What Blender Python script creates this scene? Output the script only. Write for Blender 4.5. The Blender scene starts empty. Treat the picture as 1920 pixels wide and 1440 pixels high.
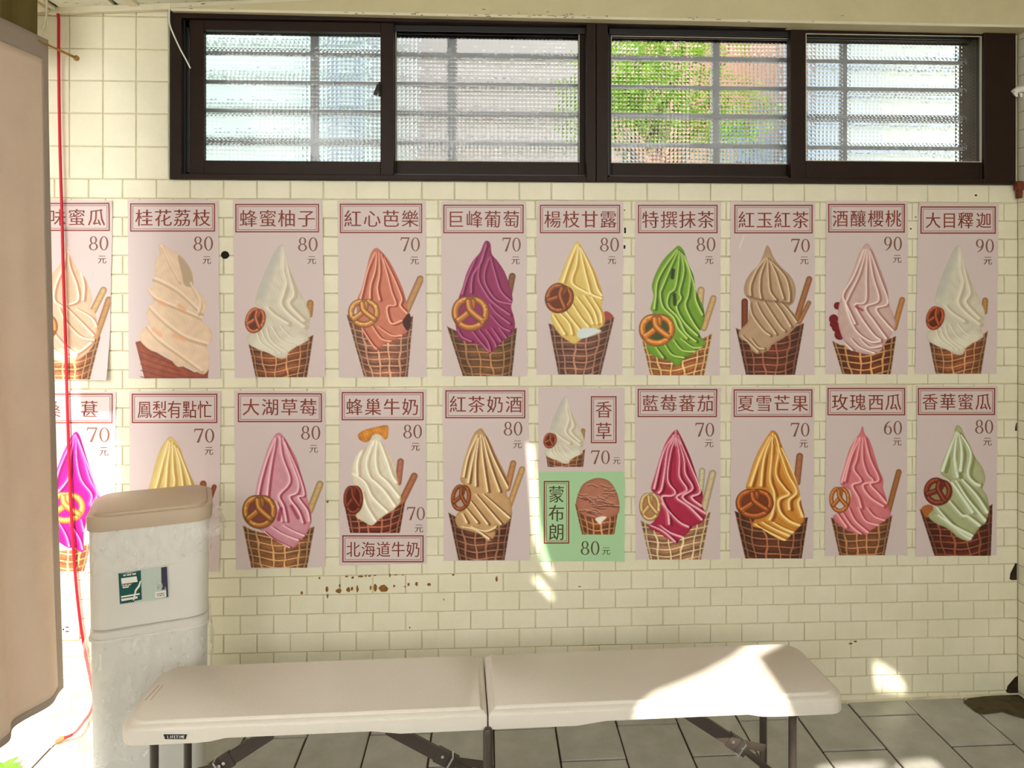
import bpy, bmesh, math, random
import numpy as np
from mathutils import Vector, Matrix

# ------------------------------------------------------------------ camera, sky, sun, exposure
SC = bpy.context.scene
COL = SC.collection
H, D, F, PSI = 1.515, 2.657, 1400.0, 0.0465        # camera height, distance to wall, focal length (px), yaw to the right
CY = 540.0
SP, CP = math.sin(PSI), math.cos(PSI)
cam = bpy.data.cameras.new('camera')
cam.sensor_width = 36.0
cam.lens = 36.0 * F / 1920.0
cam.shift_y = (CY - 720.0) / 1920.0
cam.clip_start = 0.05
cam_ob = bpy.data.objects.new('camera', cam)
COL.objects.link(cam_ob)
cam_ob.location = (0, -D, H)
cam_ob.rotation_euler = (math.pi / 2, 0, -PSI)
SC.camera = cam_ob

world = bpy.data.worlds.new('sky')
SC.world = world
world.use_nodes = True
bg = world.node_tree.nodes['Background']
bg.inputs[0].default_value = (1.0, 0.98, 0.925, 1)
bg.inputs[1].default_value = 2.9

SUN_DIR = Vector((0.03, 0.70, -0.71)).normalized()   # the way the light travels
sun = bpy.data.lights.new('sun', 'SUN')
sun.energy = 3.1
sun.color = (1.0, 0.93, 0.82)
sun.angle = math.radians(0.53)
sun_ob = bpy.data.objects.new('sun', sun)
COL.objects.link(sun_ob)
sun_ob.rotation_euler = SUN_DIR.to_track_quat('-Z', 'Y').to_euler()
sun_ob.location = (0, -6, 8)

vs = SC.view_settings
vs.view_transform = 'Standard'
vs.look = 'None'
vs.exposure = 1.48
vs.gamma = 1.0
vs.use_curve_mapping = False
SC.cycles.max_bounces = 10
SC.cycles.diffuse_bounces = 5
SC.cycles.transparent_max_bounces = 12
SC.cycles.sample_clamp_indirect = 6.0
SC.cycles.caustics_refractive = True
SC.cycles.caustics_reflective = False

# ------------------------------------------------------------------ helpers
R = random.Random(5)


def ray(px, py):
    r, u = (px - 960.0) / F, -(py - CY) / F
    return Vector((SP + r * CP, CP - r * SP, u))


def at_y(px, py, y=0.0):
    d = ray(px, py)
    t = (y + D) / d.y
    return Vector((d.x * t, y, H + d.z * t))


def at_z(px, py, z):
    d = ray(px, py)
    t = (z - H) / d.z
    return Vector((d.x * t, -D + d.y * t, z))


def at_depth(px, py, depth):
    d = ray(px, py)
    return Vector((d.x * depth, -D + d.y * depth, H + d.z * depth))


def to_px(X, Y, Z):
    xc = CP * X - SP * (Y + D)
    zc = SP * X + CP * (Y + D)
    return 960 + F * xc / zc, CY - F * (Z - H) / zc


def lin(c):
    c = np.asarray(c, float) / 255.0
    return np.where(c <= 0.04045, c / 12.92, ((c + 0.055) / 1.055) ** 2.4)


def rgb(r, g, b):
    v = lin((r, g, b))
    return (float(v[0]), float(v[1]), float(v[2]), 1.0)


def tag(o, label=None, cat=None, group=None, kind=None):
    if label: o['label'] = label
    if cat: o['category'] = cat
    if group: o['group'] = group
    if kind: o['kind'] = kind
    return o


def empty(name, loc, rz=0.0):
    o = bpy.data.objects.new(name, None)
    COL.objects.link(o)
    o.location = loc
    o.rotation_euler = (0, 0, rz)
    o.empty_display_size = 0.1
    return o


def link(name, me, mat=None, parent=None, loc=None, world_coords=True):
    """link a mesh object; its coordinates are world ones even when it has a parent"""
    if mat is not None and not me.materials: me.materials.append(mat)
    o = bpy.data.objects.new(name, me)
    COL.objects.link(o)
    if loc is not None: o.location = loc
    if parent is not None:
        o.parent = parent
        if world_coords:
            chain, p = Matrix.Identity(4), parent
            while p is not None:
                chain = p.matrix_parent_inverse @ Matrix.LocRotScale(p.location, p.rotation_euler, p.scale) @ chain
                p = p.parent
            o.matrix_parent_inverse = chain.inverted()
    return o


class MB:
    """collects simple shapes and builds them as one mesh object"""
    def __init__(s): s.v, s.f = [], []

    def add(s, vs, fs):
        n = len(s.v)
        s.v += [tuple(v) for v in vs]
        s.f += [tuple(i + n for i in f) for f in fs]
        return s

    def box(s, x0, x1, y0, y1, z0, z1, ch=0.0):
        if ch <= 0:
            vs = [(x, y, z) for x in (x0, x1) for y in (y0, y1) for z in (z0, z1)]
            return s.add(vs, [(0, 1, 3, 2), (4, 6, 7, 5), (0, 4, 5, 1), (2, 3, 7, 6), (0, 2, 6, 4), (1, 5, 7, 3)])
        bm = bmesh.new()
        bmesh.ops.create_cube(bm, size=1)
        bmesh.ops.scale(bm, vec=(x1 - x0, y1 - y0, z1 - z0), verts=bm.verts)
        bmesh.ops.translate(bm, vec=((x0 + x1) / 2, (y0 + y1) / 2, (z0 + z1) / 2), verts=bm.verts)
        bmesh.ops.bevel(bm, geom=bm.edges[:], offset=ch, segments=2, affect='EDGES', profile=0.5)
        bm.verts.index_update()
        s.add([v.co[:] for v in bm.verts], [[v.index for v in f.verts] for f in bm.faces])
        bm.free()
        return s

    def quadbox(s, c4, d):
        """solid from four corners (any quad) pushed by vector d"""
        d = Vector(d)
        vs = [Vector(c) for c in c4] + [Vector(c) + d for c in c4]
        return s.add(vs, [(0, 1, 2, 3), (7, 6, 5, 4), (0, 4, 5, 1), (1, 5, 6, 2), (2, 6, 7, 3), (3, 7, 4, 0)])

    def tube(s, pts, rad, n=10, cap=True):
        pts = [Vector(p) for p in pts]
        rads = rad if isinstance(rad, (list, tuple)) else [rad] * len(pts)
        base = len(s.v)
        up = None
        for i, p in enumerate(pts):
            a, b = pts[max(i - 1, 0)], pts[min(i + 1, len(pts) - 1)]
            t = (b - a).normalized()
            if up is None:
                up = Vector((0, 0, 1)) if abs(t.z) < .9 else Vector((1, 0, 0))
            e1 = t.cross(up).normalized()
            e2 = t.cross(e1).normalized()
            up = -e2 if False else e1.cross(t).normalized()
            for k in range(n):
                an = 2 * math.pi * k / n
                q = p + (e1 * math.cos(an) + e2 * math.sin(an)) * rads[i]
                s.v.append(tuple(q))
        for i in range(len(pts) - 1):
            for k in range(n):
                a = base + i * n + k; b = base + i * n + (k + 1) % n
                s.f.append((a, b, b + n, a + n))
        if cap:
            s.f.append(tuple(base + k for k in range(n))[::-1])
            s.f.append(tuple(base + (len(pts) - 1) * n + k for k in range(n)))
        return s

    def bar(s, a, b, w, t, up=(0, 1, 0)):
        """flat bar from a to b, w wide, t thick along 'up'"""
        a, b, up = Vector(a), Vector(b), Vector(up)
        d = (b - a).normalized()
        side = d.cross(up).normalized()
        u = side.cross(d).normalized()
        q = [a - side * w / 2 - u * t / 2, a + side * w / 2 - u * t / 2, b + side * w / 2 - u * t / 2, b - side * w / 2 - u * t / 2]
        return s.quadbox(q, u * t)

    def prism(s, outline, y0, y1):
        """outline in xz pushed along y"""
        n = len(outline)
        vs = [(x, y0, z) for x, z in outline] + [(x, y1, z) for x, z in outline]
        fs = [tuple(range(n)), tuple(range(2 * n - 1, n - 1, -1))]
        fs += [(i, i + n, (i + 1) % n + n, (i + 1) % n) for i in range(n)]
        return s.add(vs, fs)

    def build(s, name, mat, parent=None, smooth=False, recalc=True):
        me = bpy.data.meshes.new(name)
        me.from_pydata(s.v, [], s.f)
        if recalc:
            bm = bmesh.new(); bm.from_mesh(me)
            bmesh.ops.recalc_face_normals(bm, faces=bm.faces)
            bm.to_mesh(me); bm.free()
        if smooth:
            for p in me.polygons: p.use_smooth = True
            try: me.set_sharp_from_angle(angle=math.radians(35))
            except Exception: pass
        me.update()
        return link(name, me, mat, parent)


def spline(pts, closed=False, k=6):
    P = np.asarray(pts, float)
    n = len(P)
    if n < 3: return P
    out = []
    rng = range(n) if closed else range(n - 1)
    for i in rng:
        if closed: p0, p1, p2, p3 = P[(i - 1) % n], P[i], P[(i + 1) % n], P[(i + 2) % n]
        else: p0, p1, p2, p3 = P[max(i - 1, 0)], P[i], P[i + 1], P[min(i + 2, n - 1)]
        for j in range(k):
            t = j / k
            out.append(.5 * ((2 * p1) + (-p0 + p2) * t + (2 * p0 - 5 * p1 + 4 * p2 - p3) * t * t + (-p0 + 3 * p1 - 3 * p2 + p3) * t ** 3))
    if not closed: out.append(P[-1])
    return np.array(out)


# ------------------------------------------------------------------ materials
def mat(name, col, rough=0.6, spec=0.4, metal=0.0, var=0.0, vscale=8.0, bump=0.0, bscale=60.0, col2=None, sheen=0.0, trans=0.0):
    m = bpy.data.materials.new(name)
    m.use_nodes = True
    nt = m.node_tree
    b = nt.nodes['Principled BSDF']
    b.inputs['Roughness'].default_value = rough
    b.inputs['Specular IOR Level'].default_value = spec
    b.inputs['Metallic'].default_value = metal
    b.inputs['Base Color'].default_value = col
    if sheen: b.inputs['Sheen Weight'].default_value = sheen
    tc = nt.nodes.new('ShaderNodeTexCoord')
    geo = nt.nodes.new('ShaderNodeNewGeometry')
    if var or col2:
        n = nt.nodes.new('ShaderNodeTexNoise')
        n.inputs['Scale'].default_value = vscale
        n.inputs['Detail'].default_value = 6
        n.inputs['Roughness'].default_value = 0.65
        nt.links.new(geo.outputs['Position'], n.inputs['Vector'])
        mx = nt.nodes.new('ShaderNodeMix'); mx.data_type = 'RGBA'
        rp = nt.nodes.new('ShaderNodeValToRGB')
        rp.color_ramp.elements[0].position = 0.35
        rp.color_ramp.elements[1].position = 0.65
        nt.links.new(n.outputs['Fac'], rp.inputs['Fac'])
        nt.links.new(rp.outputs['Color'], mx.inputs['Factor'])
        c2 = col2 or tuple([max(0, v * (1 - var)) for v in col[:3]] + [1])
        mx.inputs['A'].default_value = col
        mx.inputs['B'].default_value = c2
        nt.links.new(mx.outputs['Result'], b.inputs['Base Color'])
    if bump:
        n = nt.nodes.new('ShaderNodeTexNoise')
        n.inputs['Scale'].default_value = bscale
        n.inputs['Detail'].default_value = 4
        nt.links.new(geo.outputs['Position'], n.inputs['Vector'])
        bp = nt.nodes.new('ShaderNodeBump')
        bp.inputs['Strength'].default_value = bump
        bp.inputs['Distance'].default_value = 0.004
        nt.links.new(n.outputs['Fac'], bp.inputs['Height'])
        nt.links.new(bp.outputs['Normal'], b.inputs['Normal'])
    if trans:
        tr = nt.nodes.new('ShaderNodeBsdfTranslucent')
        tr.inputs['Color'].default_value = col
        ms = nt.nodes.new('ShaderNodeMixShader')
        ms.inputs[0].default_value = trans
        nt.links.new(b.outputs[0], ms.inputs[1])
        nt.links.new(tr.outputs[0], ms.inputs[2])
        nt.links.new(ms.outputs[0], nt.nodes['Material Output'].inputs['Surface'])
    return m


def film(name, alpha, col):
    """thin clear plastic bag"""
    m = mat(name, col, rough=0.35, spec=0.6)
    nt = m.node_tree
    b = nt.nodes['Principled BSDF']
    t = nt.nodes.new('ShaderNodeBsdfTransparent')
    ms = nt.nodes.new('ShaderNodeMixShader')
    geo = nt.nodes.new('ShaderNodeNewGeometry')
    mpn = nt.nodes.new('ShaderNodeMapping'); mpn.inputs['Scale'].default_value = (1, 1, .45)
    n = nt.nodes.new('ShaderNodeTexNoise'); n.inputs['Scale'].default_value = 34; n.inputs['Detail'].default_value = 5
    n.inputs['Distortion'].default_value = 1.0
    mp = nt.nodes.new('ShaderNodeMapRange')
    mp.inputs['From Min'].default_value = 0.42; mp.inputs['From Max'].default_value = 0.8
    mp.inputs['To Min'].default_value = alpha; mp.inputs['To Max'].default_value = min(1, alpha * 2.2)
    nt.links.new(geo.outputs['Position'], mpn.inputs['Vector'])
    nt.links.new(mpn.outputs['Vector'], n.inputs['Vector'])
    nt.links.new(n.outputs['Fac'], mp.inputs['Value'])
    nt.links.new(mp.outputs['Result'], ms.inputs[0])
    nt.links.new(t.outputs[0], ms.inputs[1])
    nt.links.new(b.outputs[0], ms.inputs[2])
    nt.links.new(ms.outputs[0], nt.nodes['Material Output'].inputs['Surface'])
    return m


M = {}
M['tile'] = mat('cream_painted_tile', rgb(229, 224, 201), rough=0.42, spec=0.4, vscale=5, col2=rgb(220, 216, 190), bump=0.25, bscale=90)
M['grout'] = mat('cream_painted_joint', rgb(210, 202, 168), rough=0.6, var=0.25, vscale=14)
M['chip'] = mat('bare_brown_spot', rgb(146, 100, 40), rough=0.8, var=0.4, vscale=120)
M['dark'] = mat('dark_hole', rgb(18, 10, 8), rough=0.9)
M['hollow'] = mat('dark_brown_hollow', rgb(52, 34, 20), rough=0.9, var=0.6, vscale=60)
M['frame'] = mat('dark_brown_window_frame', rgb(38, 22, 12), rough=0.5, spec=0.2, var=0.25, vscale=12)
M['track'] = mat('black_window_track', rgb(24, 22, 22), rough=0.45)
M['gasket'] = mat('pale_glazing_bead', rgb(190, 185, 165), rough=0.5)
M['bars'] = mat('grey_window_grille', rgb(176, 178, 184), rough=0.5, spec=0.5)
M['beam'] = mat('olive_cream_beam', rgb(206, 196, 158), rough=0.65, var=0.10, vscale=7, bump=0.3, bscale=40)
M['peel'] = mat('peeled_brown_paint', rgb(120, 98, 62), rough=0.8, var=0.3, vscale=60)
M['ceiling'] = mat('white_ceiling_board', rgb(226, 226, 208), rough=0.8, var=0.08, vscale=12)
M['trim'] = mat('cream_trim', rgb(222, 216, 190), rough=0.6, var=0.1, vscale=9)
M['floor'] = mat('grey_floor_tile', rgb(176, 175, 168), rough=0.33, spec=0.45, vscale=9, col2=rgb(158, 157, 148), bump=0.2, bscale=55)
M['joint'] = mat('dark_floor_joint', rgb(70, 48, 40), rough=0.9)
M['mud'] = mat('wet_brown_dirt', rgb(82, 70, 40), rough=0.7, var=0.5, vscale=30, bump=0.8, bscale=70)
M['concrete'] = mat('outdoor_concrete', rgb(186, 182, 172), rough=0.85, var=0.15, vscale=3)
M['bench'] = mat('almond_plastic', rgb(215, 209, 198), rough=0.42, spec=0.4, var=0.03, vscale=4, bump=0.22, bscale=260)
M['leg'] = mat('dark_brown_metal_leg', rgb(66, 57, 50), rough=0.38, spec=0.5)
M['steel'] = mat('bright_steel', rgb(210, 208, 205), rough=0.25, metal=1.0)
M['bin'] = mat('light_grey_plastic_bin', rgb(220, 219, 213), rough=0.42, spec=0.4, var=0.03, vscale=3)
M['lid'] = mat('taupe_plastic_lid', rgb(190, 172, 150), rough=0.45, spec=0.35)
M['bag'] = film('clear_plastic_bag', 0.17, rgb(248, 250, 248))
M['cloth'] = mat('pale_peach_cloth', rgb(238, 222, 208), rough=0.9, spec=0.1, var=0.06, vscale=7, bump=0.25, bscale=220, trans=0.25)
M['hem'] = mat('grey_taupe_cloth_border', rgb(186, 172, 160), rough=0.9, spec=0.1, bump=0.3, bscale=220, trans=0.15)
M['khaki'] = mat('olive_khaki_cloth', rgb(112, 100, 62), rough=0.95, spec=0.05, bump=0.3, bscale=180)
M['red'] = mat('red_cord', rgb(190, 16, 40), rough=0.5)
M['frayed'] = mat('frayed_orange_end', rgb(225, 120, 80), rough=0.8, var=0.3, vscale=200)
M['string'] = mat('pale_string', rgb(214, 206, 176), rough=0.9)
M['wood'] = mat('yellow_brown_wood', rgb(176, 136, 66), rough=0.6, var=0.3, vscale=40)
M['rust'] = mat('rusty_brown_metal', rgb(120, 58, 32), rough=0.8, var=0.4, vscale=50, bump=0.6, bscale=80)
M['pipe'] = mat('white_plastic_pipe', rgb(224, 222, 212), rough=0.4)
M['plate'] = mat('ivory_outlet_plate', rgb(226, 200, 160), rough=0.4)
M['ivory'] = mat('ivory_socket_insert', rgb(240, 232, 212), rough=0.4)
M['green'] = mat('dark_green_label', rgb(22, 84, 78), rough=0.4, var=0.15, vscale=30)
M['navy'] = mat('navy_label', rgb(60, 54, 78), rough=0.4)
M['white'] = mat('white_print', rgb(236, 236, 230), rough=0.5)
M['palegreen'] = mat('pale_grey_label', rgb(188, 202, 194), rough=0.4)
M['black'] = mat('black_print', rgb(22, 20, 24), rough=0.5)
M['sun_mask'] = mat('pale_sun_mask', rgb(206, 202, 184), rough=0.9, spec=0.05)
M['nblilac'] = mat('lilac_grey_neighbour_wall', rgb(162, 160, 166), rough=0.85, var=0.08, vscale=2)
M['nbwhite'] = mat('bright_white_neighbour_wall', rgb(150, 158, 160), rough=0.85, var=0.04, vscale=2)
M['nbwall'] = mat('bluish_white_neighbour_wall', rgb(184, 202, 210), rough=0.85, var=0.06, vscale=1.5)
M['nbpink'] = mat('pink_neighbour_wall', rgb(178, 146, 134), rough=0.85, var=0.08, vscale=2)
M['nbblue'] = mat('grey_blue_shutter', rgb(120, 136, 156), rough=0.6)
M['leaf'] = mat('bright_green_leaf', rgb(146, 184, 66), rough=0.5, col2=rgb(84, 130, 40), vscale=9, trans=0.35)
M['hedge_blocker'] = mat('blocker_green', rgb(74, 104, 48), rough=0.8, var=0.5, vscale=30, bump=1.0, bscale=60)
M['trunk'] = mat('brown_bark', rgb(92, 72, 54), rough=0.9, var=0.3, vscale=20)
M['greenmat'] = mat('green_leafy_weed', rgb(104, 170, 40), rough=0.6, var=0.3, vscale=40)
# poster print: colours come from the mesh's own print attribute
mp = mat('printed_poster_paper', (1, 1, 1, 1), rough=0.48, spec=0.3)
at_ = mp.node_tree.nodes.new('ShaderNodeAttribute'); at_.attribute_name = 'print'
mp.node_tree.links.new(at_.outputs['Color'], mp.node_tree.nodes['Principled BSDF'].inputs['Base Color'])
M['print'] = mp
M['ink'] = mat('red_brown_ink', rgb(136, 60, 44), rough=0.5)
M['price_ink'] = mat('brown_grey_ink', rgb(120, 78, 62), rough=0.5)
M['olive_ink'] = mat('dark_olive_ink', rgb(84, 72, 44), rough=0.5)
gl = bpy.data.materials.new('patterned_window_glass'); gl.use_nodes = True
g = gl.node_tree.nodes['Principled BSDF']
g.inputs['Base Color'].default_value = (0.96, 0.98, 0.98, 1)
g.inputs['Transmission Weight'].default_value = 1.0
g.inputs['Roughness'].default_value = 0.03
g.inputs['IOR'].default_value = 1.45
M['glass'] = gl

# ------------------------------------------------------------------ wall, tiles
TA, TB, TX0, TZ0 = 0.115, 0.066275, 1.46046, H + 0.37788
def ux(u): return u * TA - TX0
def kz(k): return TZ0 - k * TB

jl, jr = at_y(100, 1381), at_y(1800, 1306)             # where the floor meets the wall
FG = (jr.z - jl.z) / (jr.x - jl.x)
FZ0 = jl.z - FG * jl.x
def fz(x): return FZ0 + FG * x                          # height of the gently sloping floor

XL, XR = -3.2, at_y(1909, 700).x                        # left end of wall, face of right wall
CEIL = at_y(180, 17, -.006).z
wl, wr = at_y(318, 200, 0).x, at_y(1903, 200, 0).x      # window opening
wt, wb = CEIL, kz(0)

wall = MB()
wall.box(XL, wl, 0, 0.16, -0.3, 2.75)
wall.box(wl, XR + .2, 0, 0.16, -0.3, wb)
wall.box(wl, XR + .2, 0, 0.16, wt, 2.75)
wall.box(wr, XR + .2, 0, 0.16, wb, wt)
wall = wall.build('wall_back', M['grout'])
tag(wall, kind='structure')

def tile_mesh(name, w, h, dpt=0.004, b=0.0022):
    x, z, i = w / 2, h / 2, b
    v = [(-x, 0, -z), (x, 0, -z), (x, 0, z), (-x, 0, z),
         (-x, -dpt * .55, -z), (x, -dpt * .55, -z), (x, -dpt * .55, z), (-x, -dpt * .55, z),
         (-x + i, -dpt, -z + i), (x - i, -dpt, -z + i), (x - i, -dpt, z - i), (-x + i, -dpt, z - i)]
    f = [(0, 1, 5, 4), (1, 2, 6, 5), (2, 3, 7, 6), (3, 0, 4, 7), (4, 5, 9, 8), (5, 6, 10, 9), (6, 7, 11, 10), (7, 4, 8, 11), (8, 9, 10, 11)]
    me = bpy.data.meshes.new(name)
    me.from_pydata(v, [], f)
    me.materials.append(M['tile'])
    return me

JW = 0.0035
small = tile_mesh('tile', TA - JW, TB - JW)
square = tile_mesh('tile', 0.115 - JW, 0.1135 - JW)

def put_tile(me, w0, h0, x0, x1, z0, z1, parent=wall):
    """one tile filling the cell x0..x1, z0..z1"""
    o = bpy.data.objects.new('tile', me)
    COL.objects.link(o)
    o.parent = parent
    o.location = ((x0 + x1) / 2, R.uniform(0, .0007), (z0 + z1) / 2)
    o.scale = ((x1 - x0 - JW) / (w0 - JW), 1, (z1 - z0 - JW) / (h0 - JW))
    o.rotation_euler = (R.uniform(-.006, .006), R.uniform(-.004, .004), R.uniform(-.005, .005))

# square tiles to the left of the window
sx = [at_y(p, 200).x for p in (316, 256, 194, 131)]
sx += [sx[-1] - 0.115 * (i + 1) for i in range(3)]
sz = [at_y(200, p).z for p in (338, 275, 213, 152, 92, 31)] + [CEIL + .02]
sz[0] = kz(0)
for i in range(len(sx) - 1):
    for j in range(len(sz) - 1):
        put_tile(square, .115, .1135, sx[i + 1], sx[i] if i else wl - .001, sz[j], sz[j + 1])

# small tiles in running bond below the window
rest = MB()
tm = [v.co[:] for v in small.vertices]
tf = [tuple(p.vertices) for p in small.polygons]
for k in range(0, 31):
    off = 0.0 if k % 2 == 0 else 0.5
    for u in range(-7, 31):
        x0, x1 = ux(u + off), ux(u + 1 + off)
        z1, z0 = kz(k), kz(k + 1)
        if x0 >= XR - .01: continue
        x1 = min(x1, XR - .002)
        fl = fz((x0 + x1) / 2) + .004
        if z1 - fl < .008: continue
        z0 = max(z0, fl)
        single = (k == 0 or k >= 20) and x1 > -1.62
        if k == 27 and x0 > 1.78 or (k == 20 and u % 2): single = single and k == 27 and False
        if single: put_tile(small, TA, TB, x0, x1, z0, z1)
        else:
            cx, cz, dy = (x0 + x1) / 2, (z0 + z1) / 2, R.uniform(0, .0007)
            fx, fzz = (x1 - x0 - JW) / (TA - JW), (z1 - z0 - JW) / (TB - JW)
            t1, t2 = R.uniform(-.006, .006), R.uniform(-.005, .005)
            rest.add([(cx + a * fx, b + dy + t1 * c + t2 * a, cz + c * fzz) for a, b, c in tm], tf)
o = rest.build('tile_field', M['tile'], wall, recalc=False)
o['kind'] = 'stuff'

# bare brown chips under the fourth poster and elsewhere, small dark marks
chips = MB()
def chip(px, py, w, h, y=-.0046):
    c = at_y(px, py, y)
    n = 9
    s = [(c.x + math.cos(2 * math.pi * i / n) * w / 2 / 527 * R.uniform(.7, 1.15), c.z + math.sin(2 * math.pi * i / n) * h / 2 / 527 * R.uniform(.7, 1.15)) for i in range(n)]
    chips.prism(s, y - .0002, y + .001)
for a in [(565.5, 1112, 5, 7), (599, 1084, 4, 5), (613, 1105, 5, 14), (635, 1108, 11, 9), (637, 1098, 3, 6), (650, 1081, 6, 3), (661, 1083, 5, 5),
          (653, 1106, 8, 10), (660, 1104, 5, 8), (670, 1105, 5, 14), (676, 1081, 11, 4), (686, 1080, 4, 3), (693, 1080, 6, 3), (703, 1079, 6, 2),
          (695, 1102, 4, 9), (703.5, 1103, 8, 15), (719, 1104, 19, 14), (731, 1079, 3, 8), (742, 1078, 7, 2), (739, 1099, 4, 6), (755, 1078, 4, 2),
          (766, 1096, 4, 7), (781, 1095, 6, 9), (804, 1096, 7, 6), (850, 1078, 5, 4), (931, 1086, 5, 12), (759, 1100, 4, 3), (614, 1118, 3, 10),
          (832, 1124, 2, 5), (1087, 1100, 6, 2), (768, 1177, 3, 3), (1595, 1207, 8, 3), (1604, 1203, 8, 3), (614, 941, 4, 6), (588, 470, 2, 4)]:
    chip(*a)
o = chips.build('paint_chip', M['chip'], wall); o['kind'] = 'stuff'
dk = MB()
for a in [(1172, 432, 5, 14), (1171, 463, 5, 9), (1708, 429, 3, 4), (1830, 366, 6, 4), (1171, 394, 3, 3), (1717, 407, 5, 2)]:
    c = at_y(a[0], a[1], -.0046)
    dk.box(c.x - a[2] / 1600, c.x + a[2] / 1600, -.0052, -.003, c.z - a[3] / 1400, c.z + a[3] / 1400, .0004)
dk.build('dark_speck', M['dark'], wall)
# pipe hole
c = at_y(422, 478, -.004)
h = MB(); h.tube([(c.x, -.0052, c.z), (c.x, .01, c.z)], .0138, 20); h.build('pipe_hole', M['dark'], wall)
# broken out corner at the right wall
h = MB()
for px, py, w, hh in ((1900, 1072, 14, 32), (1899, 1283, 26, 34), (1905, 800, 3, 16)):
    c = at_y(px, py, -.0046)
    s = [(c.x + dx * w / 1054, c.z + dz * hh / 1054) for dx, dz in ((-1, -.9), (-.5, -1), (1, -1), (1, 1), (.4, .8), (-.2, .3), (-.8, -.2))]
    h.prism(s, -.0054, .001)
h.build('broken_corner', M['hollow'], wall)

# right wall with its tiles
wr_ob = MB().box(XR, XR + .15, -4.2, 0.0, -.3, 2.75).build('wall_right', M['grout'])
tag(wr_ob, kind='structure')
rt = MB()
for k in range(-10, 31):
    off = 0 if k % 2 else .5
    for u in range(-1, 9):
        y1, y0 = -(u + off) * TA, -(u + 1 + off) * TA
        y1 = min(y1, -.006)
        if y0 > -.01: continue
        z0, z1 = kz(k + 1), kz(k)
        if z1 < fz(XR) + .01: continue
        dx = R.uniform(0, .0015)
        rt.box(XR - .005 - dx, XR, y0 + JW / 2, y1 - JW / 2, max(z0, fz(XR)) + JW / 2, z1 - JW / 2)
o = rt.build('tile_field', M['tile'], wr_ob); o['kind'] = 'stuff'

# ------------------------------------------------------------------ floor
fl = MB()
fx0, fx1 = -3.4, XR + .2
fl.quadbox([(fx0, -6.0, fz(fx0) - .006), (fx1, -6.0, fz(fx1) - .006), (fx1, .1, fz(fx1) - .006), (fx0, .1, fz(fx0) - .006)], (0, 0, -.12))
floor = fl.build('floor', M['joint'])
tag(floor, kind='structure')
FW, FL_ = 0.2138, 0.369
rot = math.radians(0.7)
p0 = at_z(1698, 1317, fz(1.3))
ftile = bpy.data.meshes.new('floor_tile')
bm = bmesh.new()
bmesh.ops.create_cube(bm, size=1)
bmesh.ops.scale(bm, vec=(FW - .006, FL_ - .010, .012), verts=bm.verts)
bmesh.ops.bevel(bm, geom=[e for e in bm.edges if all(v.co.z > 0 for v in e.verts)], offset=.002, segments=1, affect='EDGES')
bm.to_mesh(ftile); bm.free()
ftile.materials.append(M['floor'])
cross = at_z(1640, 1343.8, fz(1.2)).y
for i in range(-17, 6):
    for j in range(-1, 6):
        cx = (i + .5) * FW
        y1 = cross - p0.y + j * -FL_ + (FL_ / 2 if i % 2 == 0 else 0) + FL_
        # the column just left of the reference joint carries the measured cross joint
        cyy = y1 - FL_ / 2
        X = p0.x + cx * math.cos(rot) + cyy * math.sin(rot)
        Y = p0.y - cx * math.sin(rot) + cyy * math.cos(rot)
        top = Y + FL_ / 2
        if top - FL_ > -.03 or X > XR - .05 or X < -3.2: continue
        sy = 1.0
        if top > -.004:
            cut = top + .004
            sy = (FL_ - cut) / FL_; Y -= cut / 2
        sxx = 1.0
        if X + FW / 2 > XR - .004:
            cut = X + FW / 2 - XR + .004
            sxx = (FW - cut) / FW; X -= cut / 2
        o = bpy.data.objects.new('floor_tile', ftile)
        COL.objects.link(o); o.parent = floor
        o.location = (X, Y, fz(X) - .006 + R.uniform(-.0006, .0006))
        o.rotation_euler = (R.uniform(-.003, .003), -math.atan(FG) + R.uniform(-.003, .003), -rot)
        o.scale = (sxx, sy, 1)
# dirt lying over the tiles in the right corner
md = bpy.data.meshes.new('dirt')
pts = [at_z(px, py, fz(1.6)) for px, py in ((1806, 1319), (1830, 1338), (1843, 1342), (1880, 1338), (1900, 1345), (1925, 1352), (1940, 1330), (1925, 1306), (1890, 1306), (1850, 1306), (1815, 1312))]
ctr = sum(pts, Vector()) / len(pts)
vv = [(p.x, min(p.y, -.005), fz(p.x) + .0015) for p in pts] + [(ctr.x, ctr.y, fz(ctr.x) + .006)] + [(ctr.x * .5 + p.x * .5, min(ctr.y * .5 + p.y * .5, -.005), fz(p.x) + .006) for p in pts]
n = len(pts)
ff = [(i, (i + 1) % n, (i + 1) % n + n + 1, i + n + 1) for i in range(n)] + [(i + n + 1, (i + 1) % n + n + 1, n) for i in range(n)]
md.from_pydata(vv, [], ff)
o = link('dirt', md, M['mud'], floor); o['kind'] = 'stuff'
# sealing strip of mortar along the foot of the wall
for nm, x0, x1 in (('skirting_mortar', XL, XR),):
    MB().quadbox([(x0, -.010, fz(x0) - .004), (x1, -.010, fz(x1) - .004), (x1, 0, fz(x1) + .014), (x0, 0, fz(x0) + .014)], (0, .002, 0)).build(nm, M['grout'], wall)

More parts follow.
